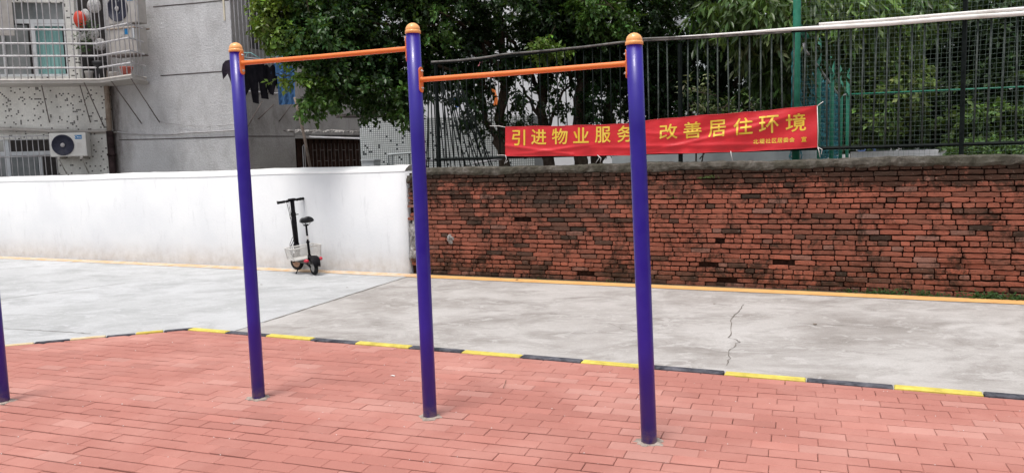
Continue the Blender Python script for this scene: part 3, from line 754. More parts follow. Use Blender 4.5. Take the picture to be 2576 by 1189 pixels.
while u < 11.3:
    if min(abs(u-p_) for p_ in (.5, 4.08, 7.23, 10.4)) > .04:
        b = MB(); t_ = r.gauss(0, .006); b.tube([fr(u+t_, 1.64), fr(u-t_+r.gauss(0, .004), top_z(u)-.01)], (.0095 if u > 3.6 else .0085), 6)
        wbuild(b, 'fence_bar', 'grey_iron' if u > 3.4 else 'black_iron', fence)
    u += .127
# splayed stack of iron rods leaning behind the left end of the fence
rods = empty('leaning_rods', WALL.P(1.0, -.4, 1.52), 'fan of thin black rods leaning behind the left end of the fence', 'rods')
LP = Plane(WALL.P(0, -.32, 0)[:2], WALL.P(1, -.32, 0)[:2])
r = random.Random(8)
for k in range(19):
    xb = 1072+k*10.3+r.uniform(-3, 3); xt = 1075+k*5.2+r.uniform(-4, 4)
    ub, zb = LP.at(xb, 412); ut, zt = LP.at(xt, 205+k*2.2)
    b = MB(); b.tube([LP.P(ub, -.02*k % .1, 1.30), LP.P(ut, .0, zt+r.uniform(-.1, .25))], .009, 5); wbuild(b, 'rod', 'black_iron', rods)

# pipes and cables along the fence top
def cable(name, pts, rad, mat, label, cat, grp=None, off=-.0, plane=WALL, v=FV+.04, sub=6):
    P = [Vector(plane.hit(x, y, v)) for x, y in pts]; Q = []
    for i in range(len(P)-1):
        for k in range(sub):
            t_ = k/sub; p0 = P[max(0, i-1)]; p1 = P[i]; p2 = P[i+1]; p3 = P[min(len(P)-1, i+2)]
            Q.append(.5*((2*p1)+(-p0+p2)*t_+(2*p0-5*p1+4*p2-p3)*t_*t_+(-p0+3*p1-3*p2+p3)*t_**3))
    Q.append(P[-1]); b = MB(); b.tube(Q, [rad*(.35+.65*min(1, i_/(len(Q)*.45))) if name == 'pipe' and rad > .024 else rad for i_ in range(len(Q))], 10)
    return tag(b.build(name, mat), label, cat, grp)
cable('pipe', [(1700, 93.5), (1850, 84), (1985, 74), (2100, 68), (2230, 60), (2400, 46), (2576, 34), (2750, 20)], .026, 'white_pipe', 'lower white pipe tied along the fence top at right', 'pipe', 'white pipes on the fence top')
cable('pipe', [(2060, 62), (2230, 50), (2400, 36), (2576, 22), (2750, 8)], .020, 'white_pipe', 'upper thinner white pipe tied along the fence top at right', 'pipe', 'white pipes on the fence top', v=FV+.02)
cable('cable', [(1610, 98), (1720, 93), (1850, 86), (1990, 74), (2060, 66)], .011, 'old_cable', 'grey cable on the fence top right of the right post', 'cable', 'cables on the fence top')
cable('cable', [(1085, 156), (1150, 152), (1215, 145), (1273, 136), (1345, 130), (1470, 118), (1560, 107), (1625, 102), (1760, 95), (1990, 80)], .013, 'old_cable', 'long old grey cable sagging along the fence top behind the posts', 'cable', 'cables on the fence top', v=FV+.03)
# white cord ties
# ------------------------------------------------------------------ banner
BV = FV+.05
BP = Plane(WALL.P(0, BV, 0)[:2], WALL.P(1, BV, 0)[:2])
tops = [(1271, 319), (1400, 317.5), (1580, 312), (1630, 303), (1750, 292), (1900, 281), (2055, 266)]
bots = [(1273, 392), (1400, 391.5), (1580, 390), (1630, 386), (1750, 384), (1900, 379), (2057, 370)]
def lerp_pts(pts, x):
    for i in range(len(pts)-1):
        if x <= pts[i+1][0] or i == len(pts)-2:
            (x0, y0), (x1, y1) = pts[i], pts[i+1]; return y0+(y1-y0)*(x-x0)/(x1-x0)
def fold(s_, t_):
    f_ = .010*math.sin(3.1*s_*2+1.2*math.sin(5*s_))
    f_ += .011*math.sin((t_*7+s_*22))*max(0, min(1, (s_-.35)*3))
    f_ += .013*math.exp(-((t_-.72-.25*(s_-.05)*6)/.05)**2)*(s_ < .22)
    for (s0, t0, s1, t1, a_, w_) in ((.985, .05, .45, .95, .017, .045), (.99, .08, .62, .75, .014, .04), (.98, .03, .5, .55, .010, .05), (.02, .98, .3, .62, .016, .05), (.42, .35, .60, .55, .012, .05), (.30, .75, .9, .86, .012, .05)):
        tt = t0+(t1-t0)*(s_-s0)/(s1-s0)
        if min(s0, s1)-.03 < s_ < max(s0, s1)+.03:
            e_ = min(1, abs(s_-s0)*8+.2)*min(1, abs(s_-s1)*8+.1); f_ += a_*e_*math.exp(-((t_-tt)/w_)**2)
    f_ += .004*math.sin(s_*90+t_*6)*(math.exp(-(t_/.12)**2)+math.exp(-((1-t_)/.12)**2))
    return f_
def bpt(x, y, lift=0.0):
    yt, yb = lerp_pts(tops, x), lerp_pts(bots, x); s_ = (x-1271)/(2056-1271); t_ = (y-yt)/(yb-yt)
    u_, z_ = BP.at(x, y); return BP.P(u_, fold(s_, t_)+lift, z_)
banner = empty('banner', BP.P(3.6, 0, 1.85), 'long red cloth banner with yellow Chinese lettering tied to the fence', 'banner')
m = newmat('red_banner_cloth', (.60, .010, .018), .45); t = NT(m); v = t.coord()
t.color(t.ramp(t.noise(v, 5, 4, .6), [(.3, (.52, .008, .016)), (.7, (.66, .014, .022))])); t.b.inputs['Sheen Weight'].default_value = .15
t.bump(t.noise(t.coord('Object', (1, 1, 3)), 14, 4, .6), .25, .01); MAT['red_cloth'] = m
b = MB()
def bfn(a_, c_):
    x = 1271+(2056-1271)*a_; sc = .5*math.sin(a_*60)*1.2
    yt, yb = lerp_pts(tops, x)+.6*math.sin(a_*47)*(0 < a_ < 1), lerp_pts(bots, x)+.9*abs(math.sin(a_*math.pi*6)); return bpt(x, yt+(yb-yt)*c_)
b.sheet(bfn, 260, 28); wbuild(b, 'cloth', 'red_cloth', banner)
Z8 = lambda X, Y: ((1640+X/2.43)*.77404, (330+Y/2.43)*.77404)
chars = [('引', 60, 222, 165, 348, 0), ('进', 213, 220, 333, 340, .01), ('物', 376, 212, 500, 338, 0), ('业', 543, 205, 667, 328, -.02), ('服', 714, 198, 838, 325, -.03), ('务', 890, 190, 1012, 320, -.06),
         ('改', 1222, 178, 1365, 298, -.07), ('善', 1412, 160, 1555, 290, -.07), ('居', 1608, 146, 1747, 278, -.08), ('住', 1807, 128, 1960, 264, -.08), ('环', 2008, 112, 2165, 250, -.08), ('境', 2218, 96, 2380, 237, -.09)]
x_ = 1962
small = [('北', 1962, 297, 2004, 335), ('堤', 2011, 294, 2054, 333), ('社', 2060, 292, 2100, 331), ('区', 2110, 290, 2148, 328), ('居', 2153, 288, 2194, 326), ('委', 2200, 285, 2242, 323), ('会', 2248, 283, 2290, 320), ('宣', 2343, 278, 2385, 318)]
for ch_, x0, y0, x1, y1, sh in chars+[(c_[0], *c_[1:], -.05) for c_ in small]:
    big = (y1-y0) > 60
    vs, fs = text_mb(ch_, 0)
    if not vs: continue
    b = MB(); e_ = 2.0 if big else .7
    for q_, (ox, oy) in enumerate(((0, 0), (e_, 0), (-e_, 0), (0, e_), (0, -e_))):      # thickened strokes
        pts = []
        for (gx, gy) in vs:
            X = x0+e_+(x1-x0-2*e_)*gx+ox; Y = y1-e_-(y1-y0-2*e_)*gy+oy+sh*(gx-.5)*(x1-x0); px, py = Z8(X, Y); pts.append(bpt(px, py, .0035+.0004*q_))
        b.add(pts, fs); wbuild(b, 'lettering', 'gold_text', banner)
# hem cord and ties
b = MB(); b.tube([bfn(k/80, 0.0) for k in range(81)], .004, 5); b.tube([bfn(k/80, 1.0) for k in range(81)], .004, 5); wbuild(b, 'hem_cord', 'red_cloth', banner)
def tie(pts):
    b = MB(); b.tube([Vector(BP.hit(x, y, .012)) for x, y in pts], .0045, 5); return wbuild(b, 'tie_cord', 'cord', banner)
tie([(1271, 320), (1255, 317), (1232, 317)]); tie([(1272, 391), (1274, 400), (1269, 412), (1277, 405)]); tie([(1272, 391), (1262, 390), (1250, 391)])
tie([(1503, 390), (1508, 396), (1499, 410)]); tie([(1503, 390), (1512, 398), (1510, 408)])
tie([(1576, 309), (1590, 301), (1600, 295)]); tie([(1838, 380), (1840, 392), (1843, 405)]); tie([(2055, 268), (2062, 262), (2071, 256)])
tie([(2057, 370), (2060, 380), (2063, 396)]); tie([(2057, 370), (2068, 376), (2066, 388)]); tie([(2057, 372), (2058, 330), (2056, 268)])

# ------------------------------------------------------------------ scooter with seat, and the crate on it
Pr = np.array(ground(792, 691, ROAD)[:2]); hd = np.array([-.54, .80]); hd = hd/np.linalg.norm(hd); WB = .76
SM = Matrix(((hd[0], -hd[1], 0, Pr[0]), (hd[1], hd[0], 0, Pr[1]), (0, 0, 1, ROAD), (0, 0, 0, 1)))   # local x forward, y left, z up
LEAN = Matrix.Rotation(math.radians(-4.2), 4, 'X')
SMX = SM @ LEAN
sc = empty('electric_scooter', (0, 0, 0), 'black folding scooter with a saddle leaning by the white wall', 'scooter', mat=SMX)
sc.rotation_mode = 'QUATERNION'
def T(x, y, z): return Matrix.Translation((x, y, z))
def wheel(x, rad, wid, rimmat, steer=0.0):
    Mx = T(x, 0, rad) @ Matrix.Rotation(steer, 4, 'Z') @ Matrix.Rotation(math.pi/2, 4, 'X')
    hw = wid/2; prof = [(rad*.62, -hw*.75), (rad*.80, -hw), (rad*.93, -hw*.85), (rad*.99, -hw*.4), (rad, 0), (rad*.99, hw*.4), (rad*.93, hw*.85), (rad*.80, hw), (rad*.62, hw*.75)]
    w_ = MB()
    vs = []; fs = []; n_ = 28
    for (r_, z_) in prof:
        for k in range(n_): a_ = 2*math.pi*k/n_; q = (Mx @ Vector((r_*math.cos(a_), r_*math.sin(a_), z_))); vs.append(tuple(q))
    for i in range(len(prof)-1):
        for k in range(n_): fs.append((i*n_+k, i*n_+(k+1) % n_, (i+1)*n_+(k+1) % n_, (i+1)*n_+k))
    w_.add(vs, fs, True); ty = w_.build('wheel', 'rubber', sc)
    h_ = MB(); h_.lathe([(rad*.63, -hw*.7), (rad*.60, -hw*.82), (rad*.48, -hw*.5), (rad*.2, -hw*.55), (rad*.18, -hw*.9), (.006, -hw*.92)][::-1]+[(rad*.63, hw*.7), (rad*.60, hw*.82), (rad*.48, hw*.5), (rad*.2, hw*.55), (rad*.18, hw*.9), (.006, hw*.92)], 20, Mx)
    h_.build('rim', rimmat, ty)
    for k in range(5):
        a_ = 2*math.pi*k/5
    return ty
wheel(0, .130, .062, 'rim_grey'); wheel(WB, .125, .06, 'rim_copper', .5)
b = MB(); b.box((.10, -.085, .165), (WB-.17, .085, .225), .018); b.box((.0, -.05, .17), (.16, .05, .215), .012); b.build('deck', 'deck_grey', sc)
# rear swing arms and mudguard
b = MB()
for s_ in (-1, 1): b.tube([(.0, s_*.055, .135), (.10, s_*.06, .165), (.16, s_*.06, .19)], .014, 8)
b.build('rear_fork', 'black_plastic', sc)
b = MB(); vs = []; K = 10
for k in range(K+1):
    a_ = math.radians(5+120*k/K); wd_ = .048+.022*math.sin(k/K*math.pi)
    for s_ in (-1, -.5, 0, .5, 1): vs.append((-math.cos(a_)*.165+.0, s_*wd_, .135+math.sin(a_)*.165*1.02-.012*abs(s_)**2))
n0 = len(vs); fs = [(k*5+e, k*5+e+1, (k+1)*5+e+1, (k+1)*5+e) for k in range(K) for e in range(4)]
vs2 = [(x*.95, y*.95, .135+(z-.135)*.95) for x, y, z in vs]
b.add(vs+vs2, fs+[(f_[3]+n0, f_[2]+n0, f_[1]+n0, f_[0]+n0) for f_ in fs]+[(e, e+n0, e+1+n0, e+1) for e in range(4)]+[(K*5+e, K*5+e+1, K*5+e+1+n0, K*5+e+n0) for e in range(4)], True)
b.build('mudguard', 'black_plastic', sc)
for s_ in (-1, 1):
    b = MB(); b.lathe([(.001, -.045), (.02, -.035), (.028, 0), (.02, .035), (.001, .045)], 12, T(-.03, s_*.115, .24) @ Matrix.Rotation(s_*.5, 4, 'Z') @ Matrix.Rotation(math.pi/2, 4, 'Y'))
    b.build('tail_light', 'tail_red', sc)
# stem, leaning back a little
def stem(z): k = (z-.16)/(1.16-.16); return Vector((WB-.06-.085*k, 0, z))
b = MB(); b.tube([(WB, -.05, .125), (WB-.0, -.055, .25), (WB-.02, -.03, .27)], .014, 8); b.tube([(WB, .05, .125), (WB, .055, .25), (WB-.02, .03, .27)], .014, 8)
b.tube([stem(.24), stem(.30)], .036, 14); b.tube([(WB-.22, 0, .20), (WB-.12, 0, .25), stem(.34)], .028, 10); b.build('front_fork', 'black_plastic', sc)
b = MB(); b.tube([stem(.30), stem(.34), stem(.44)], [.045, .047, .043], 14); b.tube([stem(.44), stem(.92)], .039, 18); b.tube([stem(.92), stem(.95), stem(1.13)], [.039, .033, .033], 14); b.build('stem', 'black_plastic', sc)
b = MB(); b.tube([stem(.89), stem(.93)], .041, 14); p_ = stem(.90); b.box((p_.x-.03, -.075, p_.z-.006), (p_.x+.01, -.02, p_.z+.006), .003); b.tube([p_+Vector((.0, .03, .02)), p_+Vector((-.01, .062, .01)), p_+Vector((-.01, .06, -.05)), p_+Vector((0, .032, -.055))], .006, 6); b.build('clamp', 'black_plastic', sc)
# handlebar, turned slightly
hp_ = stem(1.13); HM = T(*hp_) @ Matrix.Rotation(math.radians(26), 4, 'Z')
hb_ = MB(); hb_.tube([HM @ Vector((0, -.28, 0)), HM @ Vector((0, .28, 0))], .014, 12); hbo = hb_.build('handlebar', 'black_plastic', sc)
for s_ in (-1, 1):
    b = MB(); b.tube([HM @ Vector((0, s_*.155, 0)), HM @ Vector((0, s_*.16, 0)), HM @ Vector((0, s_*.29, 0)), HM @ Vector((0, s_*.298, 0))], [.018, .0215, .0205, .024], 14); b.build('grip', 'rubber', hbo)
    b = MB(); b.tube([HM @ Vector((.01, s_*.10, .004)), HM @ Vector((.04, s_*.125, .006)), HM @ Vector((.06, s_*.19, .008)), HM @ Vector((.052, s_*.27, .02))], [.009, .008, .006, .005], 8)
    b.tube([HM @ Vector((-.004, s_*.095, 0)), HM @ Vector((-.004, s_*.125, 0))], .021, 12); b.build('brake_lever', 'black_plastic', hbo)
b = MB(); b.box((-.035, -.05, .008), (.045, .05, .032), .008, HM); b.build('display', 'black_plastic', hbo)
b = MB()
for s_, o_ in ((-1, .0), (1, .012), (.4, .02)):
    b.tube([HM @ Vector((.03, s_*.09, 0)), HM @ Vector((.06, s_*.05, -.08)), stem(.8)+Vector((.05, s_*.03, 0)), stem(.5)+Vector((.055, s_*.02, 0)), stem(.38)+Vector((.02, .07+o_*2, 0)), stem(.26)+Vector((-.02, .085+o_, 0)), (WB-.2, .05, .2)], .0045, 6)
b.build('brake_cable', 'black_plastic', sc)
b = MB(); b.tube([stem(.55)+Vector((-.0, .05, 0)), stem(.45)+Vector((-.02, .11, 0)), stem(.35)+Vector((-.02, .12, 0)), stem(.25)+Vector((-.03, .07, 0))], .004, 6); b.build('wire_loop', 'black_plastic', sc)
# seat post and saddle
sx_ = .13
b = MB(); b.tube([(sx_, 0, .22), (sx_+.0, 0, .30)], [.034, .028], 12); b.tube([(sx_, 0, .30), (sx_-.005, 0, .50)], .0195, 12); b.tube([(sx_-.005, 0, .49), (sx_-.005, 0, .515)], .027, 12); b.tube([(sx_-.005, 0, .51), (sx_-.02, 0, .76)], .0155, 12)
sp_ = b.build('seat_post', 'black_plastic', sc)
b = MB(); b.tube([(sx_-.009, 0, .545), (sx_-.012, 0, .60)], .0162, 12); b.build('sticker', 'sticker_white', sp_)
b = MB(); b.box((sx_-.05, -.03, .755), (sx_+.02, .03, .772), .004)
for s_ in (-1, 1): b.tube([(sx_-.11, s_*.04, .80), (sx_-.07, s_*.03, .775), (sx_+.04, s_*.022, .775), (sx_+.10, s_*.01, .80)], .004, 6)
b.build('saddle_rail', 'black_plastic', sp_)
def saddle(a_, c_):
    # a: rear(0)..nose(1), c around section
    x = sx_-.135+.27*a_; wv = .105*(1-a_)**.55*(1 if a_ > .08 else (a_/.08)**.5)+.022*(a_)**.5*(1 if a_ < .93 else max(.05, (1-a_)/.07)**.5); th = 2*math.pi*c_
    hgt = (.058-.018*a_)*(1 if .05 < a_ < .95 else .55); yy = math.sin(th)*wv; zz = math.cos(th)
    zz = zz*hgt*(1 if zz > 0 else .75)-.012*(abs(math.sin(th))**2); return (x, yy, .832+zz+.018*(1-a_)**2)
b = MB(); b.sheet(saddle, 16, 20); b.build('saddle', 'seat', sc)
b = MB(); b.tube([(.34, .07, .17), (.37, .13, .07), (.35, .175, .012)], .008, 8); b.tube([(.33, .175, .010), (.38, .178, .010)], .009, 6); b.build('kickstand', 'black_plastic', sc)
# crate
CM = SMX @ T(.33, .02, .237) @ Matrix.Rotation(math.radians(2), 4, 'Z')
cr_o = empty('crate', (0, 0, 0), 'white slatted plastic crate sitting on the scooter deck round the seat post', 'crate', mat=CM)
W2, L2, HC = .215, .145, .185     # half length across (y), half depth (x)
def crate_side(p0, p1, nv, name, hz=6):
    b = MB(); p0 = Vector(p0); p1 = Vector(p1); d = p1-p0
    f_ = lambda a_, z: (Vector((0, 0, z))+(p0+d*a_)*(1+.09*z/HC))
    for k in range(nv+1):
        a_ = k/nv; th = .004 if k in (0, nv) else .0021; b.tube([f_(a_, 0), f_(a_, HC)], th*1.2, 4, smooth=False)
    for k in range(hz+1): z = HC*k/hz; b.tube([f_(0, z), f_(1, z)], .0022 if 0 < k < hz else .0045, 4, smooth=False)
    b.box((-.001, -.001, 0), (.001, .001, .001)); b.v = b.v[:-8]; b.f = b.f[:-6]; b.smooth = b.smooth[:-6]; b.c = b.c[:-8]
    # solid band below the rim
    vs = [f_(0, HC*.94), f_(1, HC*.94), f_(1, HC), f_(0, HC)]; nn_ = Vector((d.y, -d.x, 0)).normalized()*.0015
    b.add([tuple(v_-nn_) for v_ in vs]+[tuple(v_+nn_) for v_ in vs], [(0, 1, 2, 3), (7, 6, 5, 4), (0, 4, 5, 1), (2, 6, 7, 3), (1, 5, 6, 2), (3, 7, 4, 0)])
    vs = [f_(0, .0), f_(1, .0), f_(1, HC*.06), f_(0, HC*.06)]
    b.add([tuple(v_-nn_) for v_ in vs]+[tuple(v_+nn_) for v_ in vs], [(0, 1, 2, 3), (7, 6, 5, 4), (0, 4, 5, 1), (2, 6, 7, 3), (1, 5, 6, 2), (3, 7, 4, 0)])
    return b.build(name, 'crate_white', cr_o)
crate_side((-L2, -W2, 0), (-L2, W2, 0), 22, 'side_panel'); crate_side((L2, -W2, 0), (L2, W2, 0), 22, 'side_panel')
crate_side((-L2, -W2, 0), (L2, -W2, 0), 13, 'side_panel'); crate_side((-L2, W2, 0), (L2, W2, 0), 13, 'side_panel')
b = MB(); b.box((-L2, -W2, -.003), (L2, W2, .003)); b.build('crate_floor', 'crate_white', cr_o)
b = MB(); c_ = 1.1
loop = [(-L2*c_, -W2*c_, HC), (-L2*c_, W2*c_, HC), (L2*c_, W2*c_, HC), (L2*c_, -W2*c_, HC), (-L2*c_, -W2*c_, HC)]
for k in range(4): b.tube([loop[k], loop[k+1]], .007, 6, smooth=False)
b.build('rim', 'crate_white', cr_o)
#@@PART3
# ------------------------------------------------------------------ apartment building on the left
pA, pB, pC, pD = column(-420, 16.7), column(292, 17.8), column(603, 17.0), column(940, 20.6)
LW, MW, RW = Plane(pA, pB), Plane(pB, pC), Plane(pC, pD)
bld = empty('apartment_building', (*pB, ROAD), 'old apartment building with speckled tile face and grey rendered walls behind the white wall', 'building')
def wallpart(name, PLN, mat, z0=ROAD-.05, z1=8.5, holes=(), depth=.24, u0=0, u1=None):
    """wall slab with rectangular openings (u0,u1,z0,z1)"""
    L = PLN.len if u1 is None else u1
    us = sorted({u0, L, *[h[0] for h in holes], *[h[1] for h in holes]}); zs = sorted({z0, z1, *[h[2] for h in holes], *[h[3] for h in holes]})
    b = MB()
    solid = lambda a, c: not any(h[0]-1e-6 < a < h[1]+1e-6 and h[2]-1e-6 < c < h[3]+1e-6 for h in holes)
    for i in range(len(us)-1):
        for j in range(len(zs)-1):
            if not solid((us[i]+us[i+1])/2, (zs[j]+zs[j+1])/2): continue
            a0, a1, c0, c1 = us[i], us[i+1], zs[j], zs[j+1]
            b.add([(a0, 0, c0), (a1, 0, c0), (a1, 0, c1), (a0, 0, c1)], [(0, 1, 2, 3)])
            b.add([(a0, depth, c0), (a1, depth, c0), (a1, depth, c1), (a0, depth, c1)], [(3, 2, 1, 0)])
    for (a0, a1, c0, c1) in list(holes)+[(u0, L, z0, z1)]:
        b.add([(a0, 0, c0), (a1, 0, c0), (a1, 0, c1), (a0, 0, c1), (a0, depth, c0), (a1, depth, c0), (a1, depth, c1), (a0, depth, c1)],
              [(0, 4, 5, 1), (1, 5, 6, 2), (2, 6, 7, 3), (3, 7, 4, 0)])
    return b.build(name, mat, bld, PLN.mat())
def prect(PLN, x0, y0, x1, y1, v=0.0):       # (u0,u1,z0,z1) seen at two opposite image corners
    ua, za = PLN.at(x0, y0, v); ub, zb = PLN.at(x1, y1, v); return (min(ua, ub), max(ua, ub), min(za, zb), max(za, zb))
hwin = prect(LW, -60, 5, 172, 192); hlow = prect(LW, -20, 352, 148, 446)
hlow = (hlow[0], hlow[1], hlow[2]-.6, hlow[3])
hin = prect(LW, 173, -140, 281, 200)
wallpart('tiled_wall', LW, 'tile_left', holes=[hwin, hlow, hin])
wallpart('plastered_wall', MW, 'plaster', holes=[])
bh_ = prect(RW, 742, 348, 936, 500); bh_ = (bh_[0], bh_[1], ROAD+.2, bh_[3])
hac = prect(RW, 905, 238, 962, 286); hac = (hac[0], RW.len-.15, hac[2], hac[3])
rwin = prect(RW, 606, -260, 690, 130)
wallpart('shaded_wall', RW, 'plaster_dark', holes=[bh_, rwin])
# joints in the render
b = MB()
for PLN, pts in ((MW, [(404, 191), (590, 178)]), (MW, [(300, 352), (404, 350), (600, 344)]), (MW, [(385, 18), (500, 8), (590, -1)])):
    for i in range(len(pts)-1):
        u0, z0 = PLN.at(*pts[i]); u1, z1 = PLN.at(*pts[i+1]); b.v; k = len(b.v)
        b.add([PLN.P(u0, .004, z0-.012), PLN.P(u1, .004, z1-.012), PLN.P(u1, .004, z1+.012), PLN.P(u0, .004, z0+.012)], [(0, 1, 2, 3)])
u0, z0 = RW.at(610, 343); u1, z1 = RW.at(742, 343)
b.add([RW.P(.02, .004, z0-.012), RW.P(u1, .004, z1-.012), RW.P(u1, .004, z1+.012), RW.P(.02, .004, z0+.012)], [(0, 1, 2, 3)])
wbuild(b, 'render_joint', 'black_stain', bld)
# dark boards behind the openings, the dimness of unlit rooms put into their colour
b = MB(); b.box((hwin[0]-.3, 1.2, hwin[2]-.3), (hwin[1]+.6, 1.25, hwin[3]+.3)); b.box((hin[0]-.02, 1.0, hin[2]), (hin[1]+.1, 1.05, hin[3])); b.box((hlow[0]-.2, 1.2, hlow[2]), (hlow[1]+.2, 1.25, hlow[3]+.2)); b.build('room_wall', 'dark_inside', bld, LW.mat())
b = MB(); b.box((rwin[0]-.05, .30, rwin[2]-.2), (rwin[1]+.2, .34, rwin[3]+.2)); b.box((bh_[0]-.1, .5, bh_[2]), (bh_[1]+.1, .55, bh_[3]+.1)); b.build('room_wall', 'dark_inside', bld, RW.mat())
def wbars(PLN, name, rects, mat, parent, y0, y1):
    for (a0, a1, c0, c1) in rects:
        b = MB(); b.box((a0, y0, c0), (a1, y1, c1)); b.build(name, mat, parent, PLN.mat())
# upper window with frame and teal curtain
uL = lambda x, y: LW.at(x, y)
wf_ = []
def vbar(x, y0, y1, w_, out): u, z0 = uL(x, y0); _, z1 = uL(x, y1); out.append((u-w_/2, u+w_/2, min(z0, z1), max(z0, z1)))
def hbar(x0, x1, y, w_, out): u0, z = uL(x0, y); u1, _ = uL(x1, y); out.append((u0, u1, z-w_/2, z+w_/2))
vbar(78, 55, 191, .09, wf_); vbar(164, 62, 191, .11, wf_); vbar(2, 62, 191, .06, wf_)
wf2 = []; hbar(-60, 170, 190, .05, wf2); hbar(35, 168, 53, .09, wf2); hbar(78, 164, 62, .05, wf2)
wfr = wbars(LW, 'window_frame', wf_, 'frame_white', bld, .04, .10); wbars(LW, 'window_rail', wf2, 'frame_white', bld, .045, .095)
c_ = prect(LW, 82, 60, 160, 188)
b = MB(); b.sheet(lambda a, c: (c_[0]+(c_[1]-c_[0])*a, .13+.012*math.sin(a*40), c_[2]+(c_[3]-c_[2])*c), 60, 2); b.build('curtain', 'curtain', bld, LW.mat())
c2 = prect(LW, -60, 62, 76, 188); b = MB(); b.box((c2[0], .07, c2[2]), (c2[1], .08, c2[3])); c3 = prect(LW, -60, 0, 172, 50); b.box((c3[0], .07, c3[2]), (c3[1], .08, c3[3])); b.build('window_pane', 'glass', bld, LW.mat())
# lower window with bars
wf_ = []; wf2 = []
vbar(12, 352, 446, .10, wf_); vbar(98, 392, 446, .06, wf_); hbar(-20, 146, 388, .09, wf2); hbar(-20, 148, 351, .05, wf2)
wbars(LW, 'window_frame', wf_, 'frame_white', bld, .04, .10); wbars(LW, 'window_rail', wf2, 'frame_white', bld, .045, .095)
c2 = prect(LW, -20, 392, 96, 446); b = MB(); b.box((c2[0], .07, c2[2]-.4), (c2[1], .08, c2[3])); b.build('window_pane', 'glass', bld, LW.mat())
gr_ = empty('window_grille', LW.P(hlow[0]+.6, .08, hlow[2]), 'grey metal bars over the lower window left of the air conditioner', 'window bars')
b = MB()
for k in range(12):
    u = hlow[0]+.05+k*(hlow[1]-hlow[0])/11.3; b.tube([LW.P(u, .10, hlow[2]), LW.P(u, .10, hlow[3]+.07)], .009, 5)
wbuild(b, 'bars', 'cage', gr_)
b = MB()
for z in (hlow[3]+.06, LW.at(60, 394)[1], LW.at(60, 440)[1]-.03): b.tube([LW.P(hlow[0], .11, z), LW.P(hlow[1]+.08, .11, z)], .013, 5)
wbuild(b, 'rails', 'cage', gr_)
# downpipe on the corner
b = MB(); x_, z_ = LW.at(284, 212); b.tube([LW.P(LW.len-.04, .07, z_+.3), LW.P(LW.len-.05, .08, LW.at(290, 330)[1])], .058, 12); wbuild(b, 'drainpipe', 'rust_pipe', bld)
b = MB(); zz = LW.at(290, 330)[1]; b.tube([LW.P(LW.len-.05, .08, zz), LW.P(LW.len-.05, .08, ROAD)], .075, 12); b.tube([LW.P(LW.len-.05, .08, zz-.5), LW.P(LW.len-.05, .08, zz-.55)], .095, 12); wbuild(b, 'drainpipe', 'black_pipe', bld)
# conduits
def planecable(name, PLN, pts, rad, mat, label, cat, v=.05, grp=None): return cable(name, pts, rad, mat, label, cat, grp, plane=PLN, v=v)
planecable('conduit', LW, [(-80, 323), (60, 326), (180, 331), (285, 329)], .035, 'ac_old', 'thick pale conduit running along the tiled wall above the air conditioner', 'pipe', .06)
planecable('conduit', LW, [(-80, 335), (80, 333), (200, 331), (295, 333)], .012, 'ac_old', 'thin pale conduit just under the thick one on the tiled wall', 'pipe', .05)
planecable('wall_cable', MW, [(296, 332), (340, 337), (430, 338), (470, 334), (520, 332), (602, 327)], .014, 'cage', 'pale cable running across the grey rendered wall behind the left post', 'cable', .03)
planecable('thin_wire', MW, [(402, 306), (450, 313), (520, 317), (600, 312)], .006, 'cage', 'thin slack wire above the pale cable on the grey rendered wall', 'cable', .03)

# big window cage with rails bent round the corner
cg = empty('window_cage', (*column(269, 16.9), 3.0), 'large pale metal security cage bulging in front of the upper window', 'window cage')
cp_ = [column(-330, 16.0), column(269, 17.0), column(350, 16.35), column(384, 16.95)]
def cpath(t_):      # t in segments
    i = min(2, int(t_)); return cp_[i]+(cp_[i+1]-cp_[i])*(t_-i)
SEG = [Plane(cp_[i], cp_[i+1]) for i in range(3)]
def cz(i, x, y): return SEG[i].at(x, y)[1]
zr = [cz(0, 200, y) for y in (87, 129, 171, 213+4)]
zr = [cz(0, 260, 96), cz(0, 260, 137), cz(0, 260, 179), cz(0, 260, 219)]
zr = [cz(0, 269, 99), cz(0, 269, 142), cz(0, 269, 182), cz(0, 269, 220)]
zr = [cz(0, 269, 97), cz(0, 269, 140), cz(0, 269, 181)]
zr = [SEG[0].at(269, y)[1] for y in (97*1.0, 140, 181)]
zr = [SEG[0].at(269, y)[1] for y in (74+21, 108+30, 138+43)]
b = MB()
railY = [97, 138, 180]          # image rows of the three lower rails at the bend: measured 197/283/362/437 in the crop
railY = [77+20, 110+28, 141+39]
zs_ = [SEG[0].at(269, yy)[1] for yy in (75.9*1.0, 110.5, 141.3, 170.7)]
zb_ = SEG[0].at(269, 203)[1]
for z in zs_+[zs_[0]+1.35, zs_[0]+2.2]:
    b.tube([Vector((*p, z)) for p in cp_], .021, 4, smooth=False)
wbuild(b, 'rails', 'cage', cg)
b = MB(); r = random.Random(2)
for i, cnt in ((0, 34), (1, 7), (2, 4)):
    for k in range(cnt):
        t_ = i+(k+(.5 if i == 0 else 0))/cnt; p = cpath(t_)
        b.tube([Vector((*p, zb_)), Vector((*(p+np.array([r.gauss(0, .01), 0])), zb_+1.6)), Vector((*p, 8.2))], .0115, 5)
wbuild(b, 'bars', 'cage', cg)
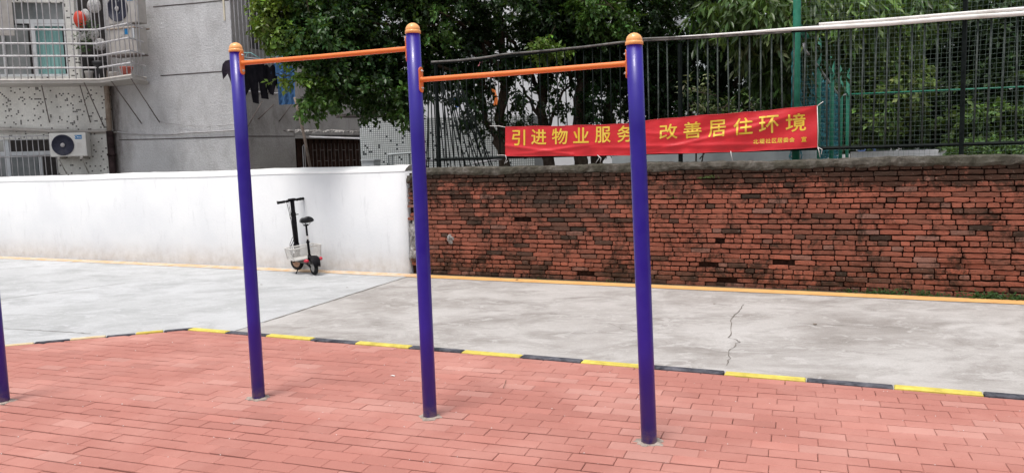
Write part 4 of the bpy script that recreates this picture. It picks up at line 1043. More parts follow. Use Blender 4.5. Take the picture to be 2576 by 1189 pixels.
# floor plate of the cage, reaching back to the walls
fp = MB(); back = [LW.P(0, 0, 0)[:2], LW.P(LW.len, 0, 0)[:2], MW.P(1.05, 0, 0)[:2]]
poly = [np.array(cp_[0]), np.array(cp_[1]), np.array(cp_[2]), np.array(cp_[3]), np.array(back[2]), np.array(back[1]), np.array(back[0])]
fp.prism(poly, zb_-.045, zb_-.005); fp.tube([Vector((*p, zb_+.02)) for p in cp_], .03, 4, smooth=False); wbuild(fp, 'floor_plate', 'ac_old', cg)
def strut(PLN, x0, y0, x1, y1, lab=None):
    b = MB(); u, z = PLN.at(x1, y1); d_ = ray(x0, y0); t_ = (zb_-.03-EYE)/d_[2]; top = EYEP+d_*t_
    b.tube([Vector(top), Vector(PLN.P(u, .01, z))], .012, 5); return wbuild(b, 'strut', 'grille_metal', cg)
for a_ in ((LW, 106, 207, 125, 308), (LW, 202, 207, 228, 308)):
    b = MB(); u, z = LW.at(a_[3], a_[4]); u0, _ = LW.at(a_[1], a_[2], .3); b.tube([LW.P(u0, .35, zb_-.03), LW.P(u, .01, z)], .011, 5); wbuild(b, 'strut', 'grille_metal', cg)
b = MB(); u, z = LW.at(262, 318); b.tube([Vector((*cpath(.93), zb_-.03)), LW.P(u, .02, z)], .012, 5); wbuild(b, 'strut', 'grille_metal', cg)
for (t_, x1, y1) in ((1.35, 358, 311), (1.95, 403, 308)):
    b = MB(); u, z = MW.at(x1, y1); b.tube([Vector((*cpath(t_), zb_-.03)), MW.P(u, .02, z)], .012, 5); wbuild(b, 'strut', 'grille_metal', cg)
# things kept inside the cage
def ac_unit(name, Mx, w_, d_, h_, label, grp, body, fan=(0.30, .5), blue=True, logo=True, louvers=True, brackets=True):
    o = empty(name, (0, 0, 0), label, 'air conditioner', grp, mat=Mx)     # local: x right, y depth away, z up, origin bottom front left
    b = MB(); b.box((0, 0, .02), (w_, d_, h_), .018); b.build('casing', body, o)
    fx, fz, fr_ = w_*fan[0], h_*fan[1]+.01, h_*.42
    FM = Matrix.Translation((fx, -.002, fz)) @ Matrix.Rotation(math.pi/2, 4, 'X')
    b = MB(); b.lathe([(fr_, -.004), (fr_, .012), (fr_*.94, .014), (fr_*.93, .004), (.001, .004)], 36, FM); b.build('fan_opening', 'fan_blue', o)
    b = MB()
    for q in range(1, 8):
        rr_ = fr_*q/8; b.tube([FM @ Vector((rr_*math.cos(t_), rr_*math.sin(t_), .018)) for t_ in np.linspace(0, 2*math.pi, 29)], .0022, 4)
    for q in range(8):
        t_ = q*math.pi/4; b.tube([FM @ Vector((fr_*.1*math.cos(t_), fr_*.1*math.sin(t_), .017)), FM @ Vector((fr_*math.cos(t_), fr_*math.sin(t_), .017))], .0025, 4)
    b.build('fan_guard', 'fan_blue', o)
    b = MB(); b.lathe([(fr_*.2, .015), (fr_*.19, .024), (.001, .025)], 18, FM); b.build('fan_hub', 'cage', o)
    if logo:
        l0 = w_*.70; b = MB(); b.box((l0, -.004, h_*.74), (l0+w_*.19, .0005, h_*.90)); lo = b.build('logo_plate', 'brand_blue', o)
        vs, fs = text_mb('Midea', .01)
        if vs:
            b = MB(); b.add([(l0+w_*.065+w_*.115*x, -.006, h_*.79+h_*.06*y) for x, y in vs], fs)
            b.tube([(l0+w_*.035+.022*math.cos(t_), -.006, h_*.82+.022*math.sin(t_)) for t_ in np.linspace(.6, 5.0, 12)], .0035, 4)
            b.build('lettering', 'white_text', lo)
    if louvers:
        b = MB()
        for q in range(3): b.box((w_*.74, -.004, h_*(.40+.075*q)), (w_*.88, .001, h_*(.415+.075*q)))
        b.build('louvre', 'ac_old', o)
    if brackets:
        for x_ in (w_*.18, w_*.80):
            b = MB(); b.box((x_, -.01, -.03), (x_+.05, d_+.1, .02)); b.tube([(x_+.02, .02, -.01), (x_+.02, d_+.12, -.35)], .012, 5)
            b.build('bracket', 'ac_old', o)
    return o
q = prect(LW, 122, 335, 220, 395, .42)
Ma = Matrix(((LW.u[0], -LW.n[0], 0, LW.P(q[0], .42, 0)[0]), (LW.u[1], -LW.n[1], 0, LW.P(q[0], .42, 0)[1]), (0, 0, 1, q[2]), (0, 0, 0, 1)))
ac_unit('air_conditioner', Ma, q[1]-q[0], .30, q[3]-q[2], 'white outdoor air conditioner unit with round dark fan on the tiled wall', None, 'ac_white', fan=(.36, .49))
SI = Plane(column(262, 17.25), column(345, 17.0))
for (x0, y0, x1, y1, lab, body, lg, fn) in ((268, -12, 347, 58, 'old air conditioner with round fan, upper of the two inside the cage', 'ac_old', True, True), (270, 70, 348, 134, 'boxy air conditioner, lower of the two stacked inside the cage', 'ac_old', True, False)):
    q = prect(SI, x0, y0, x1, y1); Mq = Matrix(((SI.u[0], -SI.n[0], 0, SI.P(q[0], 0, 0)[0]), (SI.u[1], -SI.n[1], 0, SI.P(q[0], 0, 0)[1]), (0, 0, 1, q[2]), (0, 0, 0, 1)))
    if fn: ac_unit('air_conditioner', Mq, q[1]-q[0], .28, q[3]-q[2], lab, None, body, fan=(.34, .5), louvers=False, brackets=False)
    else:
        o = empty('air_conditioner', (0, 0, 0), lab, 'air conditioner', mat=Mq); w_, h_ = q[1]-q[0], q[3]-q[2]
        b = MB(); b.box((0, 0, .0), (w_, .3, h_), .018); b.build('casing', body, o)
        b = MB(); b.box((w_*.58, -.006, h_*.70), (w_*.70, .001, h_*.92)); b.build('logo_plate', 'brand_blue', o)
        b = MB(); b.box((.0, -.02, -.03), (w_, .3, -.004)); b.build('shelf', 'grille_metal', o)
        b = MB(); b.box((w_*.86, -.03, h_*.55), (w_*.94, .001, h_*.9)); b.build('valve_cover', 'frame_white', o)
b = MB(); q = prect(SI, 268, 60, 350, 68); b.add([SI.P(q[0], .02, q[2]), SI.P(q[1], .02, q[2]), SI.P(q[1], -.32, q[2]), SI.P(q[0], -.32, q[2])], [(0, 1, 2, 3)]); 
b = MB(); b.tube([SI.P(q[0], .0, q[2]), SI.P(q[1], 0, q[2])], .02, 4); b.tube([SI.P(q[0], -.3, q[2]), SI.P(q[1], -.3, q[2])], .02, 4)
tag(b.build('ac_rack', 'rust_pipe'), 'rusty rails between the two air conditioners inside the cage', 'rack')
def pot(x, y, rad, h_, mat, label, t_=None, plant=0, seed=1):
    d_ = ray(x, y); k = (zb_-EYE)/d_[2]; base = EYEP+d_*k; p = cpath(t_) if t_ is not None else base[:2]
    o = empty('flower_pot', (p[0], p[1], zb_), label, 'flower pot', 'flower pots on the cage floor')
    b = MB(); b.lathe([(rad*.72, 0), (rad*.98, h_*.85), (rad*1.08, h_*.86), (rad*1.08, h_), (rad*.9, h_), (rad*.86, h_*.85)], 16); b.build('pot', mat, o)
    if plant:
        b = MB(); q = random.Random(seed)
        for e in range(plant):
            a_ = q.uniform(0, 6.28); R1 = q.uniform(.05, .28); H1_ = q.uniform(.1, .75); c_ = Vector((math.cos(a_)*R1, math.sin(a_)*R1*.6, h_+H1_)); d_ = Vector((q.gauss(0, 1), q.gauss(0, 1), q.uniform(-.6, .6))).normalized(); wv = d_.cross(Vector((0, -1, .6))).normalized()*.018; L = q.uniform(.05, .09)
            g_ = q.uniform(.6, 1.3); b.add([tuple(c_), tuple(c_+d_*L*.5+wv), tuple(c_+d_*L), tuple(c_+d_*L*.5-wv)], [(0, 1, 2), (0, 2, 3)], False, (.05*g_, .10*g_, .035*g_))
        b.build('foliage', 'leaf_matt', o, None, True)
    return o
def cpo(t_, back=.2):
    i = min(2, int(t_)); p = cpath(t_); return p-SEG[i].n*back
for (t_, rad, h_, mat, lab, pl_) in ((.945, .085, .22, 'pot_white', 'small white pot on the cage floor left of the dark plant', 0), (1.22, .10, .17, 'pot_white', 'white pot on the cage floor between the black tub and red pot', 0), (1.62, .12, .24, 'pot_red', 'red clay pot on the cage floor at right', 0)):
    cp0 = cpo(t_, .17); o = pot(0, 210, rad, h_, mat, lab, t_, pl_); o.location = (cp0[0], cp0[1], zb_)
for (x, dpt, rad, h_, lab, n_) in ((243, 17.25, .15, .55, 'black crate-like tub with a bushy plant behind the cage bars', 160), (272, 17.1, .14, .42, 'black tub in the corner of the cage under the air conditioners', 0)):
    p = column(x, dpt); o = pot(0, 210, rad, h_, 'pot_black', lab, .5, n_, 4); o.location = (p[0], p[1], zb_)
def bag(x, y, dpt, rad, hgt, mat, name, label, cat, seed=1, flat=.7):
    p = EYEP+ray(x, y)*dpt; q = random.Random(seed); b = MB(); nu, nv = 14, 9; ph = [q.uniform(0, 6) for _ in range(6)]
    def fn(a_, c_):
        t_ = 2*math.pi*a_; f_ = math.pi*c_; k = 1+.16*math.sin(3*t_+ph[0]+c_*3)+.1*math.sin(5*t_+ph[1]+c_*7); s_ = math.sin(f_)
        return (math.cos(t_)*rad*s_*k, math.sin(t_)*rad*s_*k*flat, -math.cos(f_)*hgt/2*(1+.06*math.sin(t_*2)))
    b.sheet(fn, nu, nv); return tag(b.build(name, mat, None, Matrix.Translation(Vector(p))), label, cat)
bag(200, 50, 16.95, .13, .36, 'red_bag', 'hanging_bag', 'bright red bag hanging inside the window cage', 'bag', 2)
bag(216, 40, 17.05, .10, .28, 'foil', 'hanging_bag', 'crumpled pale plastic bag hanging just right of the red bag', 'bag', 3)
bag(238, 14, 17.0, .14, .32, 'foil', 'hanging_bag', 'pale greenish bag hanging high beside the upper air conditioner', 'bag', 4)
bag(212, 92, 17.1, .15, .20, 'foil', 'covered_pot', 'foil wrapped bundle above the bushy potted plant, left one', 'bundle', 5)
bag(234, 86, 17.1, .12, .24, 'foil', 'covered_pot', 'foil wrapped bundle above the bushy potted plant, middle one', 'bundle', 6)
bag(252, 112, 17.1, .13, .26, 'foil', 'covered_pot', 'foil wrapped bundle above the bushy potted plant, right one', 'bundle', 7)
b = MB(); q = prect(LW, -200, -60, 37, 90, .55); b.box((q[0], -.56, q[2]), (q[1], -.54, q[3])); o = b.build('awning_sheet', 'ac_old', None, LW.mat()); tag(o, 'pale sheet panel fixed inside the cage at the top left', 'panel')
b = MB()
for k in range(5):
    p0 = Vector(SI.P(.72, .0, zb_+1.9-.25*k)); b.tube([p0, p0+Vector((.10, -.02, .12)), p0+Vector((.20, .05, -.02)), p0+Vector((.14, .1, -.3))], .012, 6)
tag(b.build('hose', 'frame_white'), 'looped pale hoses beside the air conditioners inside the cage', 'hose')

# ------------------------------------------------------------------ right part of the building
# window bars high on the shaded wall
cg2 = empty('window_grille', RW.P(.8, .3, 4.0), 'pale metal balcony bars above the washing, half hidden by leaves', 'window bars')
GP = Plane(column(600, 16.9), column(770, 18.6))
b = MB()
zt_ = [GP.at(690, y)[1] for y in (148, 238*.5+113*0+119, 232)]
za, zb2, zc = GP.at(640, 148)[1], GP.at(640, 190)[1], GP.at(670, 233)[1]
for z in (za, zc, za+1.3, za+2.4): b.tube([GP.P(-.02, 0, z), GP.P(GP.len*.62, 0, z)], .02, 4, smooth=False)
wbuild(b, 'rails', 'cage', cg2); b = MB()
for k in range(12): u = .04+k*GP.len*.62/12; b.tube([GP.P(u, 0, zc), GP.P(u, 0, za+2.6)], .012, 5)
wbuild(b, 'bars', 'cage', cg2)
b = MB(); b.box((.03, .02, GP.at(620, 56)[1]), (.50, .06, GP.at(640, -120)[1])); o = b.build('yellow_panel', 'cream', None, GP.mat(-.15)); tag(o, 'cream coloured sheet behind the bars at the top beside the foliage', 'panel')
# clothes rail and washing, in front of the shaded wall
CP = Plane(column(570, 16.3), column(745, 16.55))
def cloth(name, mat, outline, label, v=.0, fold_=.02, waves=9, group='washing on the rail', cat='clothes', thick=.012):
    """outline: list of image points; garment with thickness and folds"""
    P = [CP.at(x, y, v) for x, y in outline]; bm = bmesh.new()
    us = [p[0] for p in P]; umin, umax = min(us), max(us)
    f_ = bm.faces.new([bm.verts.new((p[0], 0, p[1])) for p in P])
    bmesh.ops.triangulate(bm, faces=bm.faces[:])
    for _ in range(4):
        es = [e for e in bm.edges if e.calc_length() > .07]
        if es: bmesh.ops.subdivide_edges(bm, edges=es, cuts=1); bmesh.ops.triangulate(bm, faces=bm.faces[:])
    bm.verts.index_update(); vs = []; fs = []
    for vv in bm.verts: vs.append((vv.co.x, fold_*math.sin((vv.co.x-umin)/(umax-umin+1e-6)*waves+vv.co.z*1.3)+.5*fold_*math.sin(vv.co.x*37+vv.co.z*3), vv.co.z))
    n_ = len(vs); tri = [tuple(q_.index for q_ in f_.verts) for f_ in bm.faces]; be = [(e.verts[0].index, e.verts[1].index) for e in bm.edges if e.is_boundary]; bm.free()
    b = MB(); b.add(vs+[(x, y+thick, z) for x, y, z in vs], tri+[(c+n_, b_+n_, a+n_) for a, b_, c in tri]+[(a, b_, b_+n_, a+n_) for a, b_ in be], False)
    return tag(b.build(name, mat, None, CP.mat(v)), label, cat, group)
cloth('jacket', 'cloth_plum', [(560, 162), (566, 153), (580, 150), (592, 153), (600, 170), (598, 240), (588, 248), (580, 205), (572, 185), (562, 200), (558, 178)], 'dark plum jacket on the rail, showing left of the left post', .05)
cloth('trousers', 'cloth_black', [(590, 158), (664, 160), (676, 250), (658, 248), (650, 200), (652, 262), (636, 258), (628, 210), (622, 180), (617, 245), (606, 262), (590, 235)], 'black trousers hanging right behind the left post', .0, .03)
cloth('vest', 'cloth_black', [(664, 166), (671, 162), (678, 170), (687, 162), (693, 170), (696, 205), (688, 240), (678, 236), (672, 222), (663, 210)], 'black top hanging between the trousers and the denim dress', .04)
cloth('trousers', 'cloth_black', [(690, 180), (700, 178), (712, 236), (704, 237), (694, 215)], 'narrow black leg hanging left of the denim dress', -.03)
dress = cloth('dress', 'denim', [(684, 163), (694, 159), (728, 159), (741, 176), (733, 183), (729, 176), (734, 222), (743, 262), (702, 264), (700, 215), (697, 190), (690, 192), (682, 187)], 'blue denim dress with ruffled hem hanging on the rail', .03, .025, 26)
rail_ = empty('drying_rail', CP.P(.5, .05, 4.0), 'thin drying rail with teal hangers above the washing', 'drying rail')
b = MB(); b.tube([Vector(CP.hit(590, 150, .03)), Vector(CP.hit(700, 154, .03)), Vector(CP.hit(800, 158, .03))], .010, 6); wbuild(b, 'rail', 'cage', rail_)
def hanger(x0, y0, x1, y1, xm, ym, v):
    b = MB(); b.tube([Vector(CP.hit(x0, y0, v)), Vector(CP.hit(xm-14, ym, v)), Vector(CP.hit(xm+6, ym, v)), Vector(CP.hit(x1, y1, v))], .010, 6); b.tube([Vector(CP.hit(xm-2, ym, v)), Vector(CP.hit(xm-4, ym+8, v)), Vector(CP.hit(xm-18, ym+20, v))], .007, 5); wbuild(b, 'hanger', 'hanger', rail_)
hanger(588, 148, 655, 148, 624, 133, .0); hanger(672, 152, 722, 152, 700, 140, .04)
# pale diagonal rods on the shaded wall, props of a former cage
rods2 = empty('wall_struts', RW.P(1.5, .05, 3.0), 'row of thin slanting metal rods against the dark rendered wall', 'struts')
for (x0, y0, x1, y1) in ((660, 255, 614, 376-42), (690, 262, 650, 300), (734, 262, 702, 306), (755, 262, 740, 302), (804, 262, 790, 298), (862, 215, 835, 292), (920, 265, 888, 295), (958, 270, 930, 301), (690, 200, 672, 240)):
    b = MB(); u0, z0 = RW.at(x0, y0, .25); u1, z1 = RW.at(x1, y1, .01); b.tube([RW.P(u0, .25, z0), RW.P(u1, .01, z1)], .012, 5); wbuild(b, 'rod', 'grille_metal', rods2)
# wooden pole
PPp = Plane(column(700, 15.6), column(820, 15.6))
b = MB(); b.tube([Vector(PPp.hit(741, 245)), Vector(PPp.hit(752, 285)), Vector(PPp.hit(766, 345)), Vector(PPp.hit(789, 470))], [.026, .027, .03, .032], 8)
tag(b.build('wooden_pole', 'old_wood'), 'long weathered wooden pole leaning by the small awning', 'pole')
# awning
AWN = Plane(column(735, 16.9), column(942, 18.4))
aw = empty('awning', AWN.P(.5, 0, 2.4), 'small ragged awning with broken tiles over the brown grille door', 'awning')
u0, z0 = AWN.at(738, 342); u1, z1 = AWN.at(940, 345)
b = MB(); rr = random.Random(6); n_ = 60; vs = []; 
for k in range(n_+1):
    u = u0+(u1-u0)*k/n_; e = rr.gauss(0, .015); vs += [AWN.P(u, .0, z0+.02+e*.3), AWN.P(u, .02, z0+.09+e), AWN.P(u, -.45, z0+.14+e)]
b.add(vs, [(3*k+j, 3*k+3+j, 3*k+4+j, 3*k+1+j) for k in range(n_) for j in range(2)]); wbuild(b, 'roof_slab', 'plaster_dark', aw)
b = MB()
for k in range(22):
    u = u0+(u1-u0)*rr.uniform(0, 1); b.box((-.10, -.04, 0), (.10, .04, .022), 0, Matrix.Translation(Vector(AWN.P(u, -.10, z0+.10))) @ Matrix.Rotation(rr.uniform(0, 3), 4, 'Z') @ Matrix.Rotation(rr.uniform(-.3, .3), 4, 'X'))
wbuild(b, 'broken_tile', 'plaster_dark', aw)
u2, z2 = AWN.at(776, 349); b = MB(); b.add([AWN.P(u2, .10, z2+.02), AWN.P(u1, .10, z2-.04), AWN.P(u1, -.2, z2+.06), AWN.P(u2, -.2, z2+.10), AWN.P(u2, .10, z2+.035), AWN.P(u1, .10, z2-.02), AWN.P(u1, -.2, z2+.08), AWN.P(u2, -.2, z2+.12)], [(0, 1, 2, 3), (7, 6, 5, 4), (0, 4, 5, 1), (1, 5, 6, 2), (2, 6, 7, 3), (3, 7, 4, 0)]); wbuild(b, 'metal_sheet', 'cage', aw)
# grille door: dark wood behind, pale brick-bond grille
gd = empty('grille_door', RW.P(bh_[0]+.5, .1, ROAD+.2), 'dark brown shutter with a pale offset-bar metal grille under the awning', 'door')
b = MB(); b.box((bh_[0], .20, bh_[2]), (bh_[1], .24, bh_[3]))
for k in range(14): u = bh_[0]+(bh_[1]-bh_[0])*k/13; b.box((u, .17, bh_[2]), (u+.05, .20, bh_[3]))
b.build('shutter', 'brown_grille', gd, RW.mat())
b = MB(); us_ = np.linspace(bh_[0]+(bh_[1]-bh_[0])*.25, bh_[1]-.05, 16); zt = bh_[3]
for k, u in enumerate(us_):
    b.tube([(u, .10, ROAD+.2), (u, .10, zt-.12)], .009, 4, smooth=False)
    for j in range(6):
        z = zt-.28-j*.52-(.26 if k % 2 else 0)
        if k+1 < len(us_): b.tube([(u, .10, z), (us_[k+1], .10, z)], .009, 4, smooth=False)
b.build('grille', 'grille_metal', gd, RW.mat())
b = MB(); u, z = RW.at(768, 385); b.tube([(u-.03, .05, ROAD), (u-.03, .05, z+.15), (u, .04, z+.2), (u+.03, .05, z+.14), (u+.03, .05, ROAD)], .012, 5); b.build('hook', 'cage', gd, RW.mat())
# window AC with white bars
wb = empty('window_grille', RW.P(hac[0], .2, hac[2]), 'small white barred window box above the mosaic wall', 'window bars')
SW = Plane(column(888, 18.1), column(968, 18.5)); q = prect(SW, 912, 235, 966, 284)
b = MB(); b.box((q[0], .03, q[2]), (q[1], .5, q[3])); b.build('window_box', 'glass', wb, SW.mat())
b = MB()
for k in range(9): u = q[0]+(q[1]-q[0])*k/8; b.tube([(u, 0, q[2]), (u, 0, q[3])], .012, 5)
for z in (q[2], q[3], (q[2]+q[3])/2): b.tube([(q[0], 0, z), (q[1], 0, z)], .016, 5)
b.build('bars', 'frame_white', wb, SW.mat())
b = MB(); b.box((q[0]-.5, -.05, q[2]-.09), (q[1]+.1, .5, q[2]-.03)); b.build('ledge', 'black_stain', wb, SW.mat())
# mosaic tiled low building
MZ = Plane(column(908, 15.9), column(1345, 15.2))
mz = empty('mosaic_building', MZ.P(1, 0, ROAD), 'low outbuilding clad in white mosaic tile with scattered black tiles', 'building')
L_ = MZ.len
zt0 = MZ.at(908, 303)[1]; zt1 = MZ.at(1300, 292)[1]
b = MB(); b.add([(0, 0, ROAD), (L_, 0, ROAD), (L_, 0, zt1), (.35, 0, zt0+.02), (.06, 0, zt0), (0, 0, zt0-.06), (0, 2.2, ROAD), (L_, 2.2, ROAD), (L_, 2.2, zt1), (.35, 2.2, zt0+.02), (.06, 2.2, zt0), (0, 2.2, zt0-.06)],
    [(0, 1, 2, 3, 4, 5), (11, 10, 9, 8, 7, 6), (0, 6, 7, 1), (1, 7, 8, 2), (2, 8, 9, 3), (3, 9, 10, 4), (4, 10, 11, 5), (5, 11, 6, 0)]); b.build('tiled_wall', 'tile_mosaic', mz, MZ.mat())
hf = empty('handrail', MZ.P(1, .4, 1.5), 'grey square metal frame standing before the mosaic wall', 'handrail')
b = MB(); pts = [MZ.hit(979, 430, .5), MZ.hit(977, 389, .5), MZ.hit(1043, 384, .5), MZ.hit(1045, 430, .5)]
b.tube([Vector(p) for p in pts], .026, 4, smooth=False); b.tube([Vector(MZ.hit(988, 430, .5)), Vector(MZ.hit(987, 389, .5))], .02, 4, smooth=False); b.tube([Vector(MZ.hit(1030, 430, .5)), Vector(MZ.hit(1029, 387, .5))], .02, 4, smooth=False); wbuild(b, 'frame', 'pale_panel', hf)
q = prect(MZ, 910, 403, 942, 440, .9); b = MB(); b.box((q[0], -.9, .2), (q[1], -.55, q[3]), .012); b.box((q[0]-.015, -.915, q[3]-.02), (q[1]+.015, -.54, q[3]+.012), .006)
tag(b.build('white_box', 'frame_white', None, MZ.mat()), 'white box with a lid just showing over the white wall below the mosaic', 'box')
# white block behind the trees
WBp = Plane(column(985, 21.5), column(1700, 19.5))
wbd = empty('white_building', WBp.P(2, 0, ROAD), 'bright white rendered building glimpsed through the trees', 'building')
b = MB(); b.box((0, 0, ROAD), (WBp.len, 5, 6.6)); b.build('wall', 'white_far', wbd, WBp.mat())
def wwin(x0, y0, x1, y1):
    q = prect(WBp, x0, y0, x1, y1); b = MB(); b.box((q[0], -.03, q[2]), (q[1], .02, q[3])); w_ = b.build('window', 'glass', wbd, WBp.mat())
    b = MB()
    for k in range(6): u = q[0]+(q[1]-q[0])*k/5; b.tube([(u, -.10, q[2]), (u, -.10, q[3])], .014, 4)
    b.tube([(q[0], -.1, q[2]), (q[1], -.1, q[2])], .02, 4); b.tube([(q[0], -.1, q[3]), (q[1], -.1, q[3])], .02, 4); b.build('grille', 'cage', w_, WBp.mat())
wwin(1165, 128, 1205, 150); wwin(1500, 120, 1560, 190); wwin(1190, 60, 1230, 110)
def towel(name, x0, y0, x1, y1, mat, lab):
    q = prect(WBp, x0, y0, x1, y1, .3); b = MB(); b.sheet(lambda a, c: (q[0]+(q[1]-q[0])*a+.03*math.sin(c*5), -.3+.02*math.sin(a*12+c*2), q[2]+(q[3]-q[2])*c), 12, 10)
    n_ = len(b.v); b.add([(x, y+.012, z) for x, y, z in b.v], [tuple(reversed(f_)) for f_ in b.f], True); tag(b.build(name, mat, None, WBp.mat()), lab, 'clothes', 'washing before the white building')
towel('towel', 1238, 222, 1250, 268, 'orange_cloth', 'orange cloth hanging before the white building behind the trees')
towel('towel', 1143, 246, 1155, 270, 'blue_cloth', 'bright blue cloth hanging left of the orange one behind the rods')
towel('towel', 1190, 158, 1222, 170, 'pink_cloth', 'pinkish cloths hanging high before the white building')
# low pale wall beyond the banner
PW_ = Plane(WALL.P(2.6, -1.9, 0)[:2], WALL.P(5.6, -1.9, 0)[:2])
b = MB(); zt = PW_.at(1800, 386)[1]; b.box((0, 0, ROAD), (PW_.len, .12, zt+.12))
o = b.build('panel_wall', 'pale_panel', None, PW_.mat()); tag(o, 'low pale grey panel wall just behind the fence under the banner', 'wall')
b = MB(); Pz = Plane(WALL.P(-.6, -1.3, 0)[:2], WALL.P(2.6, -1.3, 0)[:2])
for (p0, p1) in (((1060, 404), (1255, 399)), ((1190, 412), (1262, 399))):
    b.tube([Vector(Pz.hit(*p0)), Vector(Pz.hit(*p1))], .02, 6)
tag(b.build('old_pipes', 'cage'), 'pale pipes lying behind the left end of the fence', 'pipe')

# ------------------------------------------------------------------ sports court cage behind the fence
def cxy(d_): return np.array([3.48+.473*(d_-9.6), 0])+0
def court_xy(d_):
    X = 3.48+.473*(d_-9.6); return np.array([X, d_*math.cos(PITCH)+ .30])
ct = empty('court_fence', (*column(2002, 9.6), 0), 'tall green tube frame of a sports court hung with netting', 'court fence')
c0 = column(2002, 9.75); c1 = column(2131, 23.6); cdv = (c1-c0)/np.linalg.norm(c1-c0)
def cpos(dep): 
    t_ = (dep-9.75)/(23.6-9.75); return c0+(c1-c0)*t_
for dep, rad in ((9.75, .046), (13, .042), (16.4, .042), (20, .042), (23.6, .05)):
    b = MB(); p = cpos(dep); b.tube([(p[0], p[1], ROAD), (p[0], p[1], 4.15 if dep > 10 else 5.4)], rad, 14); wbuild(b, 'post', 'green_paint', ct)
for z in (4.1, 3.18, 1.0):
    b = MB(); a_, c_ = cpos(9.75), cpos(23.6); b.tube([(a_[0], a_[1], z), (c_[0], c_[1], z)], .034, 10); wbuild(b, 'rail', 'green_paint', ct)
far1 = c1+np.array([9.5, -2.2])
for z in (3.22,):
    b = MB(); b.tube([(c1[0], c1[1], z), (far1[0], far1[1], z)], .024, 8); wbuild(b, 'rail', 'green_paint', ct)
b = MB(); p = cpos(10.6); q_ = cpos(12.6); b.tube([(p[0], p[1]-.0, 3.05), (p[0]+.02, p[1], 2.95), (cpos(12)[0], cpos(12)[1], 2.98), (cpos(16)[0]-.05, cpos(16)[1], 3.0), (cpos(20)[0]-.05, cpos(20)[1], 2.95), (cpos(20.3)[0]+.1, cpos(20.3)[1], 3.0)], .02, 6); wbuild(b, 'rope', 'cage', ct)
# teal net gathered on the side
b = MB(); rr = random.Random(12)
def netpt(dep, z, ph): p = cpos(dep); wv = .06*math.sin(dep*5.1+z*1.4+ph)+.03*math.sin(dep*13+z*3); return Vector((p[0]-.10-.01*ph+wv*.8, p[1]+wv*.3, z))
for ph in (0, 2.1):
    for k in range(44):
        dep = 10.3+k*.24; pts = []
        for j in range(26):
            z = .9+j*.082+.02*math.sin(k); 
            if z > 2.98: break
            pts.append(netpt(dep+(.06 if j % 2 else -.06), z, ph))
        b.tube(pts, .009, 3, cap=False)
    for j in range(18):
        z = 1.2+j*.10; b.tube([netpt(10.3+i*.25, z-.03*math.sin(i*1.9+j), ph) for i in range(44)], .007, 3, cap=False)
wbuild(b, 'teal_net', 'teal_net', ct)
# fine grey-green net across the court end just behind the wall
NP = Plane(WALL.P(5.45, -.55, 0)[:2], WALL.P(12, -.55, 0)[:2])
b = MB(); sp_ = .055; L_ = NP.len
for k in range(int(L_/sp_)):
    u = k*sp_; b.tube([(u+.012*math.sin(z*3+u*2), .02*math.sin(u*1.3+z), z) for z in np.linspace(1.3, 5.2, 7)], .0013, 3, cap=False)
for k in range(int(3.9/sp_)):
    z = 1.3+k*sp_; b.tube([(u, .02*math.sin(u*1.3+z), z-.03*math.sin(u*1.1)**2) for u in np.linspace(0, L_, 12)], .0013, 3, cap=False)
b.build('fine_net', 'grey_net', ct, NP.mat())
# things far beyond the court
b = MB(); p0, p1 = column(2140, 26), column(2420, 25); FP = Plane(p0, p1)
q = prect(FP, 2140, 378, 2405, 390); b.box((q[0], 0, ROAD), (q[1], .25, q[3]-.05), .02); o = b.build('parapet', 'white_far', None, FP.mat()); tag(o, 'long low white parapet seen far beyond the court', 'wall')
tp = empty('market_tent', (*column(2215, 29), ROAD), 'small blue canopy far beyond the court at the right', 'canopy')
TP = Plane(column(2185, 29), column(2243, 29)); zt = TP.at(2214, 372)[1]; zl = TP.at(2214, 383)[1]
b = MB(); h_ = TP.len; b.add([(0, 0, zl), (h_, 0, zl), (h_, 1.5, zl), (0, 1.5, zl), (h_/2, .75, zt+.1), (0, 0, zl-.12), (h_, 0, zl-.12), (h_, 1.5, zl-.12), (0, 1.5, zl-.12)], [(0, 1, 4), (1, 2, 4), (2, 3, 4), (3, 0, 4), (5, 6, 1, 0), (6, 7, 2, 1), (7, 8, 3, 2), (8, 5, 0, 3)]); b.build('canopy', 'blue_tarp', tp, TP.mat())
for (x_, y_) in ((0.03, .03), (h_-.03, .03), (h_-.03, 1.47), (.03, 1.47)):
    b = MB(); b.tube([(x_, y_, ROAD), (x_, y_, zl)], .03, 6); b.build('leg', 'cage', tp, TP.mat())
FW = Plane(column(2100, 34), column(2620, 33)); fb = empty('pale_house', FW.P(3, 0, ROAD), 'pale wall of a house far behind the trees at right', 'building')
b = MB(); b.box((0, 0, ROAD), (FW.len, 4, 2.9)); b.build('wall', 'white_far', fb, FW.mat())
for k in range(5):
    b = MB(); u = 1+k*1.9; b.box((u, -.03, .9), (u+1, .02, 2.1)); b.build('window', 'glass', fb, FW.mat())
